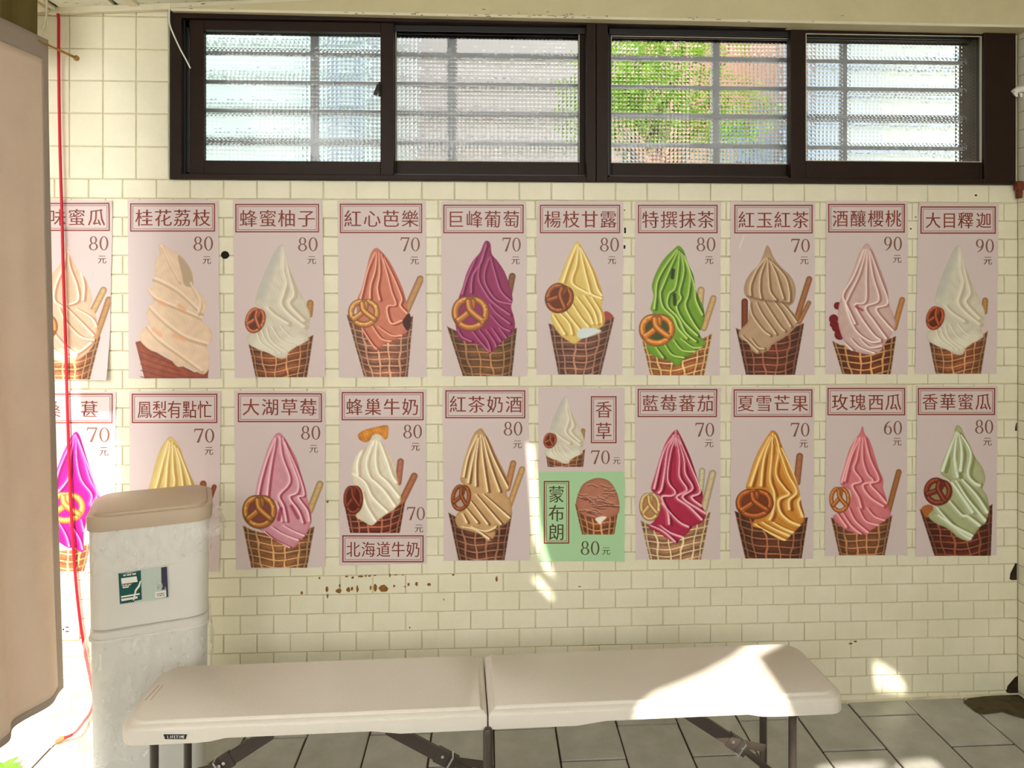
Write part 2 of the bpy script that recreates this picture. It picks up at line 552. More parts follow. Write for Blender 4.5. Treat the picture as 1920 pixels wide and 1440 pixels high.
# ------------------------------------------------------------------ ceiling, beam, trims
ceil_ = MB().box(-1.32, XR + .2, -1.4, .2, CEIL + .02, CEIL + .16).box(-3.4, -1.32, -1.18, .2, CEIL + .02, CEIL + .16)
ceil_ = ceil_.build('ceiling', M['dark'])
tag(ceil_, kind='structure')
xa = at_y(103, 20, -.02).x
x = xa - .9
i = 0
edges = [xa - 1.8, xa - .9, xa + .012, at_y(222, 8, -.02).x]
while edges[-1] < XR: edges.append(edges[-1] + .9)
for a, b in zip(edges[:-1], edges[1:]):
    for (y0, y1) in ((-.9, -.012), (-1.39, -.905)) if a > xa - .1 else ((-.84, -.012),):
        bb = min(b, XR) - .012
        p = MB().box(a + .006, bb, y0, y1, CEIL + .004, CEIL + .02, .002)
        p.build('ceiling_panel', M['ceiling'], ceil_)
sp = MB()
for _ in range(700):                                    # short dark fissures of the boards
    x, y = R.uniform(xa - .1, 1.0), R.uniform(-.35, -.02)
    a, l = R.uniform(-.5, .3), R.uniform(.004, .014)
    dx, dy = math.cos(a) * l, math.sin(a) * l
    sp.box(min(x, x + dx), max(x, x + dx), y, y + .0014, CEIL + .0034, CEIL + .0045)
o = sp.build('ceiling_fissure', M['peel'], ceil_); o['kind'] = 'stuff'
t = MB()
t.box(xa - .02, XR, -.030, -.006, CEIL - .016, CEIL + .006, .003)
o = t.build('trim_1', M['trim']); tag(o, kind='structure')
t = MB()
t.box(xa - .055, xa - .012, -.84, -.03, CEIL - .012, CEIL + .006, .003)
t.box(xa - .008, xa + .008, -.84, -.03, CEIL - .004, CEIL + .006, .002)
o = t.build('trim_2', M['trim']); tag(o, kind='structure')
t = MB()
xb = at_y(226, 10, -.1).x
t.box(xb, xb + .03, -2.0, -.03, CEIL - .004, CEIL + .006, .002)
o = t.build('trim_3', M['trim']); tag(o, kind='structure')

CT, PX = 0.054, at_y(200, 18).x                          # the ceiling rises gently to the right
def tilt(o):
    a = -math.atan(CT)
    o.rotation_euler = (0, a, 0)
    p = Vector((PX, 0, CEIL))
    o.location = p - Matrix.Rotation(a, 3, 'Y') @ p
for o in (ceil_, bpy.data.objects['trim_1'], bpy.data.objects['trim_2'], bpy.data.objects['trim_3']): tilt(o)

# tapering beam over the window (flush at its left end, deeper at the right)
a0, a1 = at_y(322, 21, -.035), at_y(1934, 52.5, -.08)
b0, b1 = at_y(322, 14, -.035), at_y(1934, -70, -.08)
bm_ = MB()
bm_.add([a0, a1, b1, b0, (a0.x, 0, a0.z), (a1.x, 0, a1.z), (b1.x, 0, b1.z), (b0.x, 0, b0.z)],
        [(0, 1, 2, 3), (7, 6, 5, 4), (0, 4, 5, 1), (1, 5, 6, 2), (2, 6, 7, 3), (3, 7, 4, 0)])
beam = bm_.build('trim_4', M['beam'])
tag(beam, kind='structure')
lip = MB()
lip.bar((a0.x, a0.y - .003, a0.z + .004), (a1.x, a1.y - .003, a1.z + .004), .009, .006)
lip.build('edge_strip', M['trim'], beam)
pe = MB()
for _ in range(46):
    s = max(0.02, min(.98, R.gauss(.42, .17)))
    hgt = R.choice([R.uniform(0, .012), R.uniform(0, .03)])
    p = a0.lerp(a1, s)
    dx = (a1 - a0).normalized() * R.uniform(.004, .02)
    y = p.y - .0004 - (.0062 if hgt < .009 else 0)
    pe.quadbox([(p.x, y, p.z + hgt), (p.x + dx.x, y + dx.y, p.z + hgt + R.uniform(-.001, .001)), (p.x + dx.x, y + dx.y, p.z + hgt + R.uniform(.001, .003)), (p.x, y, p.z + hgt + .0015)], (0, .002, 0))
o = pe.build('peeling_paint', M['peel'], beam); o['kind'] = 'stuff'

# ------------------------------------------------------------------ windows
YF = -.022                                              # face of the outer frame
def fx(px, y=YF): return at_y(px, 200, y).x
def fzp(py, px=1000, y=YF): return at_y(px, py, y).z

def pane_mesh(parent, x0, x1, z0, z1, y, cell=.0145):
    """a pane of patterned glass: flat at the back, small pyramids on the room side"""
    nx, nz = max(1, round((x1 - x0) / cell)), max(1, round((z1 - z0) / cell))
    v, f = [], []
    for j in range(nz + 1):
        for i in range(nx + 1):
            v.append((x0 + (x1 - x0) * i / nx, y, z0 + (z1 - z0) * j / nz))
    base = len(v)
    for j in range(nz):
        for i in range(nx):
            v.append((x0 + (x1 - x0) * (i + .5) / nx, y - cell * .065 * R.uniform(.88, 1.12), z0 + (z1 - z0) * (j + .5) / nz))
            c = base + j * nx + i
            a = j * (nx + 1) + i
            b, d, e = a + 1, a + nx + 1, a + nx + 2
            f += [(a, b, c), (b, e, c), (e, d, c), (d, a, c)]
    n = len(v)
    v += [(x0, y + .004, z0), (x1, y + .004, z0), (x1, y + .004, z1), (x0, y + .004, z1)]
    f.append((n + 3, n + 2, n + 1, n))
    rim = [[j * 0 + i for i in range(nx + 1)], [j * (nx + 1) + nx for j in range(nz + 1)], [nz * (nx + 1) + i for i in range(nx, -1, -1)], [j * (nx + 1) for j in range(nz, -1, -1)]]
    for r_, (c1, c2) in zip(rim, ((n, n + 1), (n + 1, n + 2), (n + 2, n + 3), (n + 3, n))):
        f.append(tuple(r_[::-1]) + (c1, c2))
    me = bpy.data.meshes.new('pane')
    me.from_pydata(v, [], f)
    return link('pane', me, M['glass'], parent)

def ring(mb, x0, x1, z0, z1, l, r_, b, t_, y0, y1, ch=.002):
    """rectangular frame x0..x1, z0..z1 with member widths"""
    mb.box(x0, x0 + l, y0, y1, z0, z1, ch); mb.box(x1 - r_, x1, y0, y1, z0, z1, ch)
    mb.box(x0 + l, x1 - r_, y0, y1, z0, z0 + b, ch); mb.box(x0 + l, x1 - r_, y0, y1, z1 - t_, z1, ch)

def sash(parent, gx0, gx1, gz0, gz1, ox0, ox1, oz0, oz1, y, bead=False):
    """glass opening g, outer rim o; y is the face of the sash"""
    s = MB()
    ring(s, ox0, ox1, oz0, oz1, gx0 - ox0, ox1 - gx1, gz0 - oz0, oz1 - gz1, y, y + .028)
    o = s.build('sash', M['frame'], parent)
    if bead:
        b = MB(); w = .0028
        ring(b, gx0 - w, gx1 + w, gz0 - w, gz1 + w, w, w, w, w, y - .0012, y + .01, .0005)
        b.build('glazing_bead', M['gasket'], o)
    pane_mesh(o, gx0 - .001, gx1 + .001, gz0 - .001, gz1 + .001, y + .016)
    return o

zt, zb = wt - .001, kz(0) + .001
zin_b = fzp(327)                                        # top of the sill member
zin_t = zt - .035
def window(n, px0, px1, pxi0, pxi1):
    x0, x1 = fx(px0), fx(px1)
    m = MB()
    ring(m, x0, x1, zb, zt, fx(pxi0) - x0, x1 - fx(pxi1), .018, .03, YF, .13, .002)
    w = m.build('window_%d' % n, M['frame'])
    tag(w, kind='structure')
    # dark reveal with its two tracks
    k = MB()
    for yy in (.016, .050, .084):
        k.box(x0 + .012, x1 - .012, yy, yy + .004, zb + .012, zb + .028)
        k.box(x0 + .012, x1 - .012, yy, yy + .004, zt - .05, zt - .02)
        k.box(fx(pxi0) - .002, fx(pxi0) + .012, yy, yy + .004, zb + .012, zt - .02)
    k.box(fx(pxi0) - .001, fx(pxi0) + .004, .0, .12, zb + .012, zt - .02)
    k.build('window_track', M['track'], w)
    return w

w1 = window(1, 319, 1117.5, 340, 1100)
w2 = window(2, 1118.5, 1905, 1140, 1846)
yA, yB = -.006, .034                                    # front sash, rear sash
def g(px, py, y): p = at_y(px, py, y); return p.x, p.z
# window 1: left sash in front, right sash behind
x0, z1 = g(384, 57, yA + .01); x1, z0 = g(714, 304, yA + .01)
s1 = sash(w1, x0, x1, z0, z1, g(356, 0, yA)[0], g(738, 0, yA)[0], g(0, 324, yA)[1], zt - .03, yA)
x0, z1 = g(743, 54, yB + .0); x1, z0 = g(1085, 303, yB)
s2 = sash(w1, x0, x1, z0, z1, x0 - .03, g(1099, 0, yB)[0], g(0, 322, yB)[1], zt - .03, yB, True)
# window 2: right sash in front
x0, z1 = g(1147, 68, yB); x1, z0 = g(1480, 307, yB)
s3 = sash(w2, x0, x1, z0, z1, g(1139, 0, yB)[0], x1 + .03, g(0, 326, yB)[1], zt - .03, yB, True)
x0, z1 = g(1512, 64, yA); x1, z0 = g(1839, 303, yA)
s4 = sash(w2, x0, x1, z0, z1, g(1483, 0, yA)[0], g(1850, 0, yA)[0], g(0, 326, yA)[1], zt - .03, yA, True)
# latches
def latch(px, py, y, sgn, parent, m):
    c = at_y(px, py, y)
    l = MB()
    l.box(c.x - .004, c.x + .004, y - .010, y, c.z - .026, c.z + .026, .002)
    l.bar((c.x - .002 * sgn, y - .014, c.z + .014), (c.x - .011 * sgn, y - .016, c.z - .012), .011, .006)
    l.bar((c.x - .010 * sgn, y - .016, c.z - .010), (c.x - .013 * sgn, y - .016, c.z - .024), .014, .006)
    l.build('latch', m, parent)
latch(712, 168, yA, 1, s1, M['track'])
latch(1482, 172, yB - .002, -1, s3, M['track'])

# grille of bars outside
gr = empty('window_grille', (0, .17, kz(0)))
tag(gr, 'grey metal security grille of thin bars behind the four glass panes', 'grille')
YG = .090
for j, py in enumerate((104, 159, 214, 269)):
    z = at_y(900, py, YG).z
    MB().box(wl + .02, wr - .02, YG, YG + .012, z - .0085, z + .0085, .001).build('bar', M['bars'], gr)
for px, w in ((590, .033), (847, .033), (1342, .030), (1583, .030)):
    x = at_y(px, 180, YG + .012).x
    MB().box(x - w / 2, x + w / 2, YG + .012, YG + .02, kz(0) - .02, CEIL, .001).build('upright', M['bars'], gr)
for py in (40, 330):
    z = at_y(900, py, YG).z
    MB().box(wl, wr, YG - .0, YG + .014, z - .008, z + .008, .001).build('bar', M['bars'], gr)
# ------------------------------------------------------------------ posters: printed sheets
def seg_dist(X, Y, P, closed):
    P = np.asarray(P, float)
    Q = np.roll(P, -1, 0) if closed else P[1:]
    A = P if closed else P[:-1]
    d = np.full(X.shape, 1e9); tt = np.zeros(X.shape)
    n = len(A)
    for i in range(n):
        ax, ay = A[i]; bx, by = Q[i]
        vx, vy = bx - ax, by - ay
        l2 = vx * vx + vy * vy + 1e-9
        t = np.clip(((X - ax) * vx + (Y - ay) * vy) / l2, 0, 1)
        dd = np.hypot(X - ax - t * vx, Y - ay - t * vy)
        m = dd < d
        d[m] = dd[m]; tt[m] = (i + t[m]) / n
    return d, tt


def inside(X, Y, P):
    P = np.asarray(P, float)
    r = np.zeros(X.shape, bool)
    for i in range(len(P)):
        ax, ay = P[i - 1]; bx, by = P[i]
        if ay == by: continue
        r ^= ((Y < ay) != (Y < by)) & (X < (bx - ax) * (Y - ay) / (by - ay) + ax)
    return r


class Canvas:
    """paints flat print colours on the vertices of a poster; crop units, 3.6 per photo pixel"""
    def __init__(s, X, Y, paper):
        s.X, s.Y = X, Y
        s.C = np.array(paper, float)
        s.A = np.zeros(X.shape)
        s.N = np.sin(X * .043 + 2.1 * np.sin(Y * .031)) * np.sin(Y * .037 + 1.7 * np.sin(X * .029)) * .5 + np.sin(X * .19 + Y * .11) * np.sin(Y * .23 - X * .07) * .3

    def near(s, P, m):
        P = np.asarray(P)
        return np.nonzero((s.X > P[:, 0].min() - m) & (s.X < P[:, 0].max() + m) & (s.Y > P[:, 1].min() - m) & (s.Y < P[:, 1].max() + m))[0]

    def mix(s, idx, a, col):
        a = a[:, None]
        s.C[idx] = s.C[idx] * (1 - a) + np.asarray(col) * a
        s.A[idx] = np.maximum(s.A[idx], a[:, 0])

    def poly(s, P, col, soft=3.0, edge=None, ew=14, ea=.5, smooth=True, tex=0):
        P = spline(P, True, 5) if smooth else np.asarray(P, float)
        i = s.near(P, 6)
        if len(i) == 0: return i, None
        x, y = s.X[i], s.Y[i]
        d, _ = seg_dist(x, y, P, True)
        sd = np.where(inside(x, y, P), d, -d)
        a = np.clip(sd / soft + .5, 0, 1)
        c = np.repeat(np.asarray(col, float)[None, :], len(i), 0)
        if edge is not None:
            e = (np.exp(-np.maximum(sd, 0) / ew) * ea)[:, None]
            c = c * (1 - e) + np.asarray(edge, float) * e
        if tex: c = c * (1 + s.N[i] * tex)[:, None]
        s.mix(i, a, c)
        return i, a

    def stroke(s, P, w, col, alpha=1.0, soft=3.0, taper=(1, 1), mask=None, smooth=True, edge=None):
        P = spline(P, False, 5) if smooth else np.asarray(P, float)
        i = s.near(P, w + soft)
        if len(i) == 0: return
        d, t = seg_dist(s.X[i], s.Y[i], P, False)
        ww = w * (taper[0] + (taper[1] - taper[0]) * t) / 2
        a = np.clip((ww - d) / soft + .5, 0, 1) * alpha
        if mask is not None: a = a * mask[i]
        c = np.repeat(np.asarray(col, float)[None, :], len(i), 0)
        if edge is not None:
            e = np.clip(d / (ww + 1e-6), 0, 1)[:, None] ** 2
            c = c * (1 - e) + np.asarray(edge, float) * e
        s.mix(i, a, c)

    def cream(s, out, base, light, dark, ridges, hw=7, dw=22, da=.85, la=.97):
        base, light, dark = map(lambda c: np.asarray(c, float), (base, light, dark))
        i, a = s.poly(out, base, soft=4, edge=dark * .6 + base * .4, ew=11, ea=.55, tex=.05)
        m = np.zeros(s.X.shape)
        m[i] = np.clip(a, 0, 1)
        hw *= 1.25
        light = np.minimum(light * 1.05 + 3, 255)
        for r in ridges:
            q = np.asarray(r, float) + (hw * 1.3, hw * .35)
            s.stroke(q, dw, dark, da, 9, (.45, 1), m)
        for r in ridges:
            s.stroke(np.asarray(r, float) - (hw * .9, 0), hw * 1.6, base * .5 + light * .5, .5, 6, (.5, 1), m)
            s.stroke(r, hw, light, la, 3.5, (.5, 1.1), m)
        return m

    def cone(s, tl, tr, br, bl, col, line, nu=7, rh=46, dip=60, shade=.35, lw=8.5):
        """waffle cone between the four corner points; the rim is ragged"""
        col, line = np.asarray(col, float) * .88, np.minimum(np.asarray(line, float) * 1.1 + 4, 255)
        rr = random.Random(int(tl[0] * 7 + tr[1]))
        top = [(tl[0] + (tr[0] - tl[0]) * k / 8, tl[1] + (tr[1] - tl[1]) * k / 8 + dip * math.sin(math.pi * k / 8) + rr.uniform(-7, 7)) for k in range(9)]
        P = top + [br, bl]
        i = s.near(P, 6)
        if len(i) == 0: return
        x, y = s.X[i], s.Y[i]
        d, _ = seg_dist(x, y, P, True)
        sd = np.where(inside(x, y, P), d, -d)
        a = np.clip(sd / 4 + .5, 0, 1)
        hgt = (bl[1] + br[1]) / 2 - (tl[1] + tr[1]) / 2
        v = (y - tl[1] - (tr[1] - tl[1]) * (x - tl[0]) / (tr[0] - tl[0] + 1e-6)) / hgt
        xl = tl[0] + (bl[0] - tl[0]) * v; xr = tr[0] + (br[0] - tr[0]) * v
        u = (x - xl) / (xr - xl + 1e-6)
        uu = .5 + np.arcsin(np.clip(2 * u - 1, -1, 1)) / math.pi
        nv = hgt / rh
        wob = .10 * np.sin(x * .035 + 1.3 * np.sin(y * .03))
        ru = uu * nu + wob
        rv = v * nv - .55 * (1 - (2 * u - 1) ** 2) + .12 * np.sin(u * 9 + tl[0])
        fu, fv = np.abs(ru - np.round(ru)), np.abs(rv - np.round(rv))
        wu = (xr - xl) / nu
        du = fu * wu * np.sqrt(np.clip(1 - (2 * u - 1) ** 2, .12, 1)) * 1.2
        dv = fv * rh
        L = np.maximum(np.clip((lw / 2 - du) / 4 + .5, 0, 1), np.clip((lw / 2 - dv) / 4 + .5, 0, 1))
        cell = 1 - .28 * np.clip(1 - np.minimum(du, dv) / 16, 0, 1)
        rnd = np.sin(np.floor(ru + .5) * 12.9 + np.floor(rv + .5) * 78.2 + tl[0]) * .12
        sh = 1 - shade * np.abs(2 * u - 1) ** 2.2
        c = col[None, :] * (cell + rnd)[:, None] * (1 - L[:, None]) + line[None, :] * L[:, None]
        c = c * sh[:, None] * (1 + .12 * s.N[i])[:, None]
        rim = np.clip(1 - sd / 8, 0, 1) * (v < .5)
        c = c * (1 - .35 * rim[:, None]) + line * .35 * rim[:, None]
        s.mix(i, a, c)

    def stick(s, x1, y1, x2, y2, w, col):
        col = np.asarray(col, float)
        s.stroke([(x1, y1), ((x1 + x2) / 2, (y1 + y2) / 2), (x2, y2)], w, col, 1, 4, edge=col * .62, smooth=False)
        for k in range(3):
            t = .15 + .3 * k
            cx, cy = x1 + (x2 - x1) * t, y1 + (y2 - y1) * t
            s.stroke([(cx - w * .2, cy + 3), (cx + w * .25, cy - 5)], 4, col * .75, .6, 3, smooth=False)

    def pretzel(s, cx, cy, rx, ry, col, rot=0, hole=None):
        col = np.asarray(col, float)
        ca, sa = math.cos(math.radians(rot)), math.sin(math.radians(rot))
        def T(p): return [(cx + (x * rx) * ca - (y * ry) * sa, cy + (x * rx) * sa + (y * ry) * ca) for x, y in p]
        ring = []
        for k in range(26):
            a = 2 * math.pi * k / 26 - math.pi / 2
            r = .84 - .13 * math.exp(-((k if k < 13 else 26 - k) / 2.0) ** 2)
            ring.append((r * math.cos(a), r * math.sin(a)))
        w = min(rx, ry) * .42
        if hole is not None: s.poly(T(ring), hole, smooth=False)
        lite = np.minimum(col * 1.45 + 18, 255)
        for P in (T(ring + ring[:1]), T([(-.66, .44), (-.25, .12), (.05, -.2), (.12, -.62)]), T([(.66, .44), (.25, .12), (-.05, -.2), (-.12, -.62)])):
            s.stroke(P, w, col, 1, 4, edge=col * .5)
            s.stroke(np.asarray(P) - (w * .12, w * .14), w * .26, lite, .6, 5)
        rr = random.Random(int(cx))
        for k in range(9):
            a = rr.uniform(0, 6.28)
            q = T([(.84 * math.cos(a), .84 * math.sin(a)), (.84 * math.cos(a) + .05, .84 * math.sin(a) - .04)])
            s.stroke(q, w * .22, lite, .55, 4, smooth=False)


def warp(P, s_, d_):
    """move points from source box s_ to box d_ (x0, y0, x1, y1)"""
    return [(d_[0] + (x - s_[0]) / (s_[2] - s_[0]) * (d_[2] - d_[0]), d_[1] + (y - s_[1]) / (s_[3] - s_[1]) * (d_[3] - d_[1])) for x, y in P]


DIG = {}
def ell(cx, cy, rx, ry, ix, iy, n=28):
    v, f = [], []
    for k in range(n):
        a = 2 * math.pi * k / n
        v += [(cx + rx * math.cos(a), cy + ry * math.sin(a)), (cx + ix * math.cos(a), cy + iy * math.sin(a))]
    for k in range(n):
        a, b = 2 * k, 2 * ((k + 1) % n)
        f.append((a, b, b + 1, a + 1))
    return v, f
def joinv(*g):
    v, f = [], []
    for gv, gf in g:
        n = len(v); v += gv; f += [tuple(i + n for i in q) for q in gf]
    return v, f
def tail(P, W):
    v, f = [], []
    for k, ((x, y), w) in enumerate(zip(P, W)):
        a, b = P[max(k - 1, 0)], P[min(k + 1, len(P) - 1)]
        dx, dy = b[0] - a[0], b[1] - a[1]; l = math.hypot(dx, dy)
        nx, ny = -dy / l, dx / l
        v += [(x + nx * w / 2, y + ny * w / 2), (x - nx * w / 2, y - ny * w / 2)]
        if k: f.append((2 * k - 2, 2 * k - 1, 2 * k + 1, 2 * k))
    return v, f
DIG['0'] = ell(.31, .5, .31, .5, .185, .45)
DIG['8'] = joinv(ell(.31, .735, .25, .265, .135, .218), ell(.31, .265, .31, .265, .185, .218))
DIG['7'] = joinv(([(0, .90), (.60, .90), (.64, 1), (.03, 1)], [(0, 1, 2, 3)]), ([(0, .76), (.04, .76), (.08, .92), (.0, .92)], [(0, 1, 2, 3)]), ([(.53, .93), (.64, 1), (.32, 0), (.16, 0)], [(0, 3, 2, 1)]))
tp = [(.53, .68), (.52, .50), (.44, .30), (.30, .13), (.10, .015)]
DIG['9'] = joinv(ell(.29, .68, .29, .32, .165, .275), tail(tp, (.11, .12, .11, .08, .03)))
v6, f6 = DIG['9']
DIG['6'] = ([(.6 - x, 1 - y) for x, y in v6], f6)

GL = {}
def glyph(ch):
    if ch == '莓' and ch not in GL:                      # put together from its two halves
        (v1, f1), (v2, f2) = glyph('艹'), glyph('每')
        t1 = max(y for x, y in v1)
        v1 = [(x, y + .85 - t1) for x, y in v1]
        lo, hi = min(y for x, y in v2), max(y for x, y in v2)
        v2 = [(x, lo + (y - lo) * (.66 - lo) / (hi - lo)) for x, y in v2]
        GL[ch] = (v1 + v2, f1 + [tuple(i + len(v1) for i in q) for q in f2])
    if ch not in GL:
        cu = bpy.data.curves.new('t', 'FONT')
        cu.body = ch; cu.size = 1; cu.offset = 0 if ch in '釋' else -.004; cu.resolution_u = 2
        o = bpy.data.objects.new('t', cu)
        COL.objects.link(o)
        dg = bpy.context.evaluated_depsgraph_get(); dg.update()
        me = bpy.data.meshes.new_from_object(o.evaluated_get(dg))
        GL[ch] = ([(v.co.x, v.co.y) for v in me.vertices], [tuple(p.vertices) for p in me.polygons])
        bpy.data.objects.remove(o); bpy.data.curves.remove(cu); bpy.data.meshes.remove(me)
    return GL[ch]


class Sheet:
    def __init__(s, crop, corners, label, paper=(208, 193, 192), curls=(), split=None, lift=0.0):
        s.ox, s.oy = crop
        s.corn = corners
        s.curls = [(at_y(s.ox + a / 3.6, s.oy + b / 3.6), r, amp) for a, b, r, amp in curls]
        s.paper = np.array(paper, float)
        s.split, s.lift = split, lift
        s.ph = R.uniform(0, 6)
        xs = [c[0] for c in corners]; ys = [c[1] for c in corners]
        c0 = s.w((xs[0] + xs[1] + xs[2] + xs[3]) / 4, max(ys[2], ys[3]))
        s.root = empty('poster', c0)
        tag(s.root, label, 'poster', 'soft serve posters taped on the tiled wall')
        s.box = [min(xs), min(ys), max(xs), max(ys)]
        nx, nz = 12, 24
        TL, TR, BR, BL = [np.array(c, float) for c in corners]
        v, col = [], []
        rr = random.Random(int(xs[0] * 13 + s.ox))
        rows = list(np.linspace(0, 1, nz + 1))
        if split:
            ts = (split - TL[1]) / (BL[1] - TL[1])
            rows = sorted(rows + [ts - 1e-4, ts + 1e-4])
        for t in rows:
            for i in range(nx + 1):
                u = i / nx
                p = (TL * (1 - u) + TR * u) * (1 - t) + (BL * (1 - u) + BR * u) * t
                if (i in (0, nx)) or t in (0.0, 1.0): p = p + np.array([rr.uniform(-2, 2), rr.uniform(-2, 2)])
                v.append(tuple(s.w(p[0], p[1])))
                col.append(s.pap(np.array([p[0]]), np.array([p[1]]))[0])
        f = [(j * (nx + 1) + i, (j + 1) * (nx + 1) + i, (j + 1) * (nx + 1) + i + 1, j * (nx + 1) + i + 1) for j in range(len(rows) - 1) for i in range(nx)]
        s.mesh('sheet', v, f, np.array(col))

    def pap(s, X, Y):
        c = np.repeat(s.paper[None, :], len(X), 0)
        if s.split: c[Y > s.split] = (166, 206, 160)
        return c

    def depth(s, X, Z):
        y = -.0066 - s.lift - .0006 * math.sin(X * 31 + s.ph) * math.sin(Z * 23 + s.ph)
        for c, r, amp in s.curls:
            q = 1 - math.hypot(X - c.x, (Z - c.z) * .8) / r
            if q > 0: y -= amp * q * q
        return y

    def w(s, cx, cy, off=0.0):
        p = at_y(s.ox + cx / 3.6, s.oy + cy / 3.6, -.007)
        y = s.depth(p.x, p.z)
        return Vector((p.x, y - off, p.z))

    def mesh(s, name, v, f, col=None, m=None):
        me = bpy.data.meshes.new(name)
        me.from_pydata(v, [], f)
        if col is not None:
            at = me.color_attributes.new('print', 'FLOAT_COLOR', 'POINT')
            a = np.ones((len(v), 4), np.float32)
            a[:, :3] = lin(np.clip(col, 0, 255))
            at.data.foreach_set('color', a.ravel())
            me.materials.append(M['print'])
        else: me.materials.append(m)
        for p in me.polygons: p.use_smooth = True
        return link(name, me, None, s.root)

    def picture(s, name, box, paint, step=4.1):
        x0, y0, x1, y1 = box
        nx, ny = int((x1 - x0) / step), int((y1 - y0) / step)
        gx, gy = np.meshgrid(np.linspace(x0, x1, nx + 1), np.linspace(y0, y1, ny + 1))
        X, Y = gx.ravel(), gy.ravel()
        cv = Canvas(X, Y, s.pap(X, Y))
        paint(cv)
        A = cv.A.reshape(gx.shape) > .01
        cell = A[:-1, :-1] | A[1:, :-1] | A[:-1, 1:] | A[1:, 1:]
        jj, ii = np.nonzero(cell)
        st = nx + 1
        q = np.stack([jj * st + ii, (jj + 1) * st + ii, (jj + 1) * st + ii + 1, jj * st + ii + 1], 1)
        used, inv = np.unique(q.ravel(), return_inverse=True)
        q = inv.reshape(q.shape)
        V = np.array([s.w(X[k], Y[k], .0003) for k in used], np.float32)
        me = bpy.data.meshes.new(name)
        me.vertices.add(len(V)); me.vertices.foreach_set('co', V.ravel())
        me.loops.add(q.size); me.loops.foreach_set('vertex_index', q.astype(np.int32).ravel())
        me.polygons.add(len(q)); me.polygons.foreach_set('loop_start', np.arange(0, q.size, 4, dtype=np.int32))
        try: me.polygons.foreach_set('loop_total', np.full(len(q), 4, dtype=np.int32))
        except Exception: pass
        me.update(calc_edges=True)
        at = me.color_attributes.new('print', 'FLOAT_COLOR', 'POINT')
        a = np.ones((len(V), 4), np.float32)
        a[:, :3] = lin(np.clip(cv.C[used], 0, 255))
        at.data.foreach_set('color', a.ravel())
        me.materials.append(M['print'])
        me.polygons.foreach_set('use_smooth', np.ones(len(q), bool))
        return link(name, me, None, s.root)

    def flat(s, name, shapes, m, off=.0005):
        """shapes: list of (verts in crop units, faces)"""
        v, f = [], []
        for gv, gf in shapes:
            n = len(v)
            v += [tuple(s.w(x, y, off)) for x, y in gv]
            f += [tuple(i + n for i in q) for q in gf]
        return s.mesh(name, v, f, None, m)

    def frame(s, x0, y0, x1, y1, m=None, tk=9):
        sh = []
        def rect(a, b, c, d, w):
            N = 8
            for (p, q, r_, t) in ((a, b, c, b + w), (a, d - w, c, d), (a, b, a + w, d), (c - w, b, c, d)):
                hor = (r_ - p) > (t - q)
                vv, ff = [], []
                for k in range(N + 1):
                    h_ = k / N
                    vv += [(p + (r_ - p) * h_, q), (p + (r_ - p) * h_, t)] if hor else [(p, q + (t - q) * h_), (r_, q + (t - q) * h_)]
                    if k: ff.append((2 * k - 2, 2 * k - 1, 2 * k + 1, 2 * k))
                sh.append((vv, ff))
        rect(x0, y0, x1, y1, tk)
        rect(x0 + 17, y0 + 17, x1 - 17, y1 - 17, 3.2)
        s.flat('title_frame', sh, m or M['ink'])

    def text(s, name, chars, cw=118, chh=120, m=None, bold=.011):
        if len(chars) == 2:
            for c_ in chars: s.text(name, [c_], cw, chh, m, bold)
            return
        sh = []
        for ch, cx, cy in chars:
            gv, gf = glyph(ch)
            for k in (-1, 0, 1):
                sh.append(([(cx + (x - .5 + k * bold) * cw, cy - (y - .38 + k * .002) * chh) for x, y in gv], gf))
        return s.flat(name, sh, m or M['ink'], .0006)

    def price(s, two, x0, x1, y0, y1, yuan, m=None, ysz=62):
        m = m or M['price_ink']
        w = (x1 - x0) * .46 / .62
        hh = y1 - y0
        sh = []
        for i, ch in enumerate(two):
            gv, gf = DIG[ch]
            bx = x0 if i == 0 else x1 - .62 * w
            sh.append(([(bx + x * w, y1 - y * hh) for x, y in gv], gf))
        gv, gf = glyph('元')
        for k in (-1, 0, 1):
            sh.append(([(yuan[0] + (x - .5 + k * .01) * ysz, yuan[1] - (y - .38) * ysz) for x, y in gv], gf))
        s.flat('price_lettering', sh, m, .0006)


CA, CB, CC, CD, CE = (60, 340), (420, 340), (800, 340), (1160, 340), (1520, 340)
CF, CG, CH, CI, CJ = (60, 710), (420, 710), (800, 710), (1160, 710), (1520, 710)
PP = (208, 186, 180)
LINE = (206, 152, 104)


def title(p, box, s_, xs, y, cw=118, chh=120):
    p.frame(*box)
    p.text('title_lettering', [(c, x, y) for c, x in zip(s_, xs)], cw, chh)


# shared drawing of the pale soft serve (citron, custard apple and vanilla posters)
WOUT = [(388, 425), (405, 450), (430, 560), (480, 680), (540, 800), (580, 900), (578, 980), (555, 1020), (570, 1070), (500, 1110), (440, 1150), (420, 1190), (370, 1195), (300, 1160), (220, 1130), (160, 1090), (160, 1040), (210, 1010), (280, 940), (270, 870), (215, 830), (220, 770), (250, 680), (300, 560), (350, 460)]
WR1 = [[(395, 440), (400, 600), (420, 680), (400, 760), (385, 830), (440, 900), (540, 980)], [(400, 450), (440, 640), (470, 760), (440, 830), (540, 940)], [(290, 850), (340, 900), (430, 960)]]
WR2 = [[(285, 990), (320, 1080), (420, 1150)], [(320, 980), (380, 1070), (480, 1110)], [(380, 980), (450, 1050), (540, 1070)], [(220, 1020), (250, 1090), (340, 1150)], [(250, 1000), (285, 1080), (380, 1160)]]
WB = (160, 425, 580, 1195)
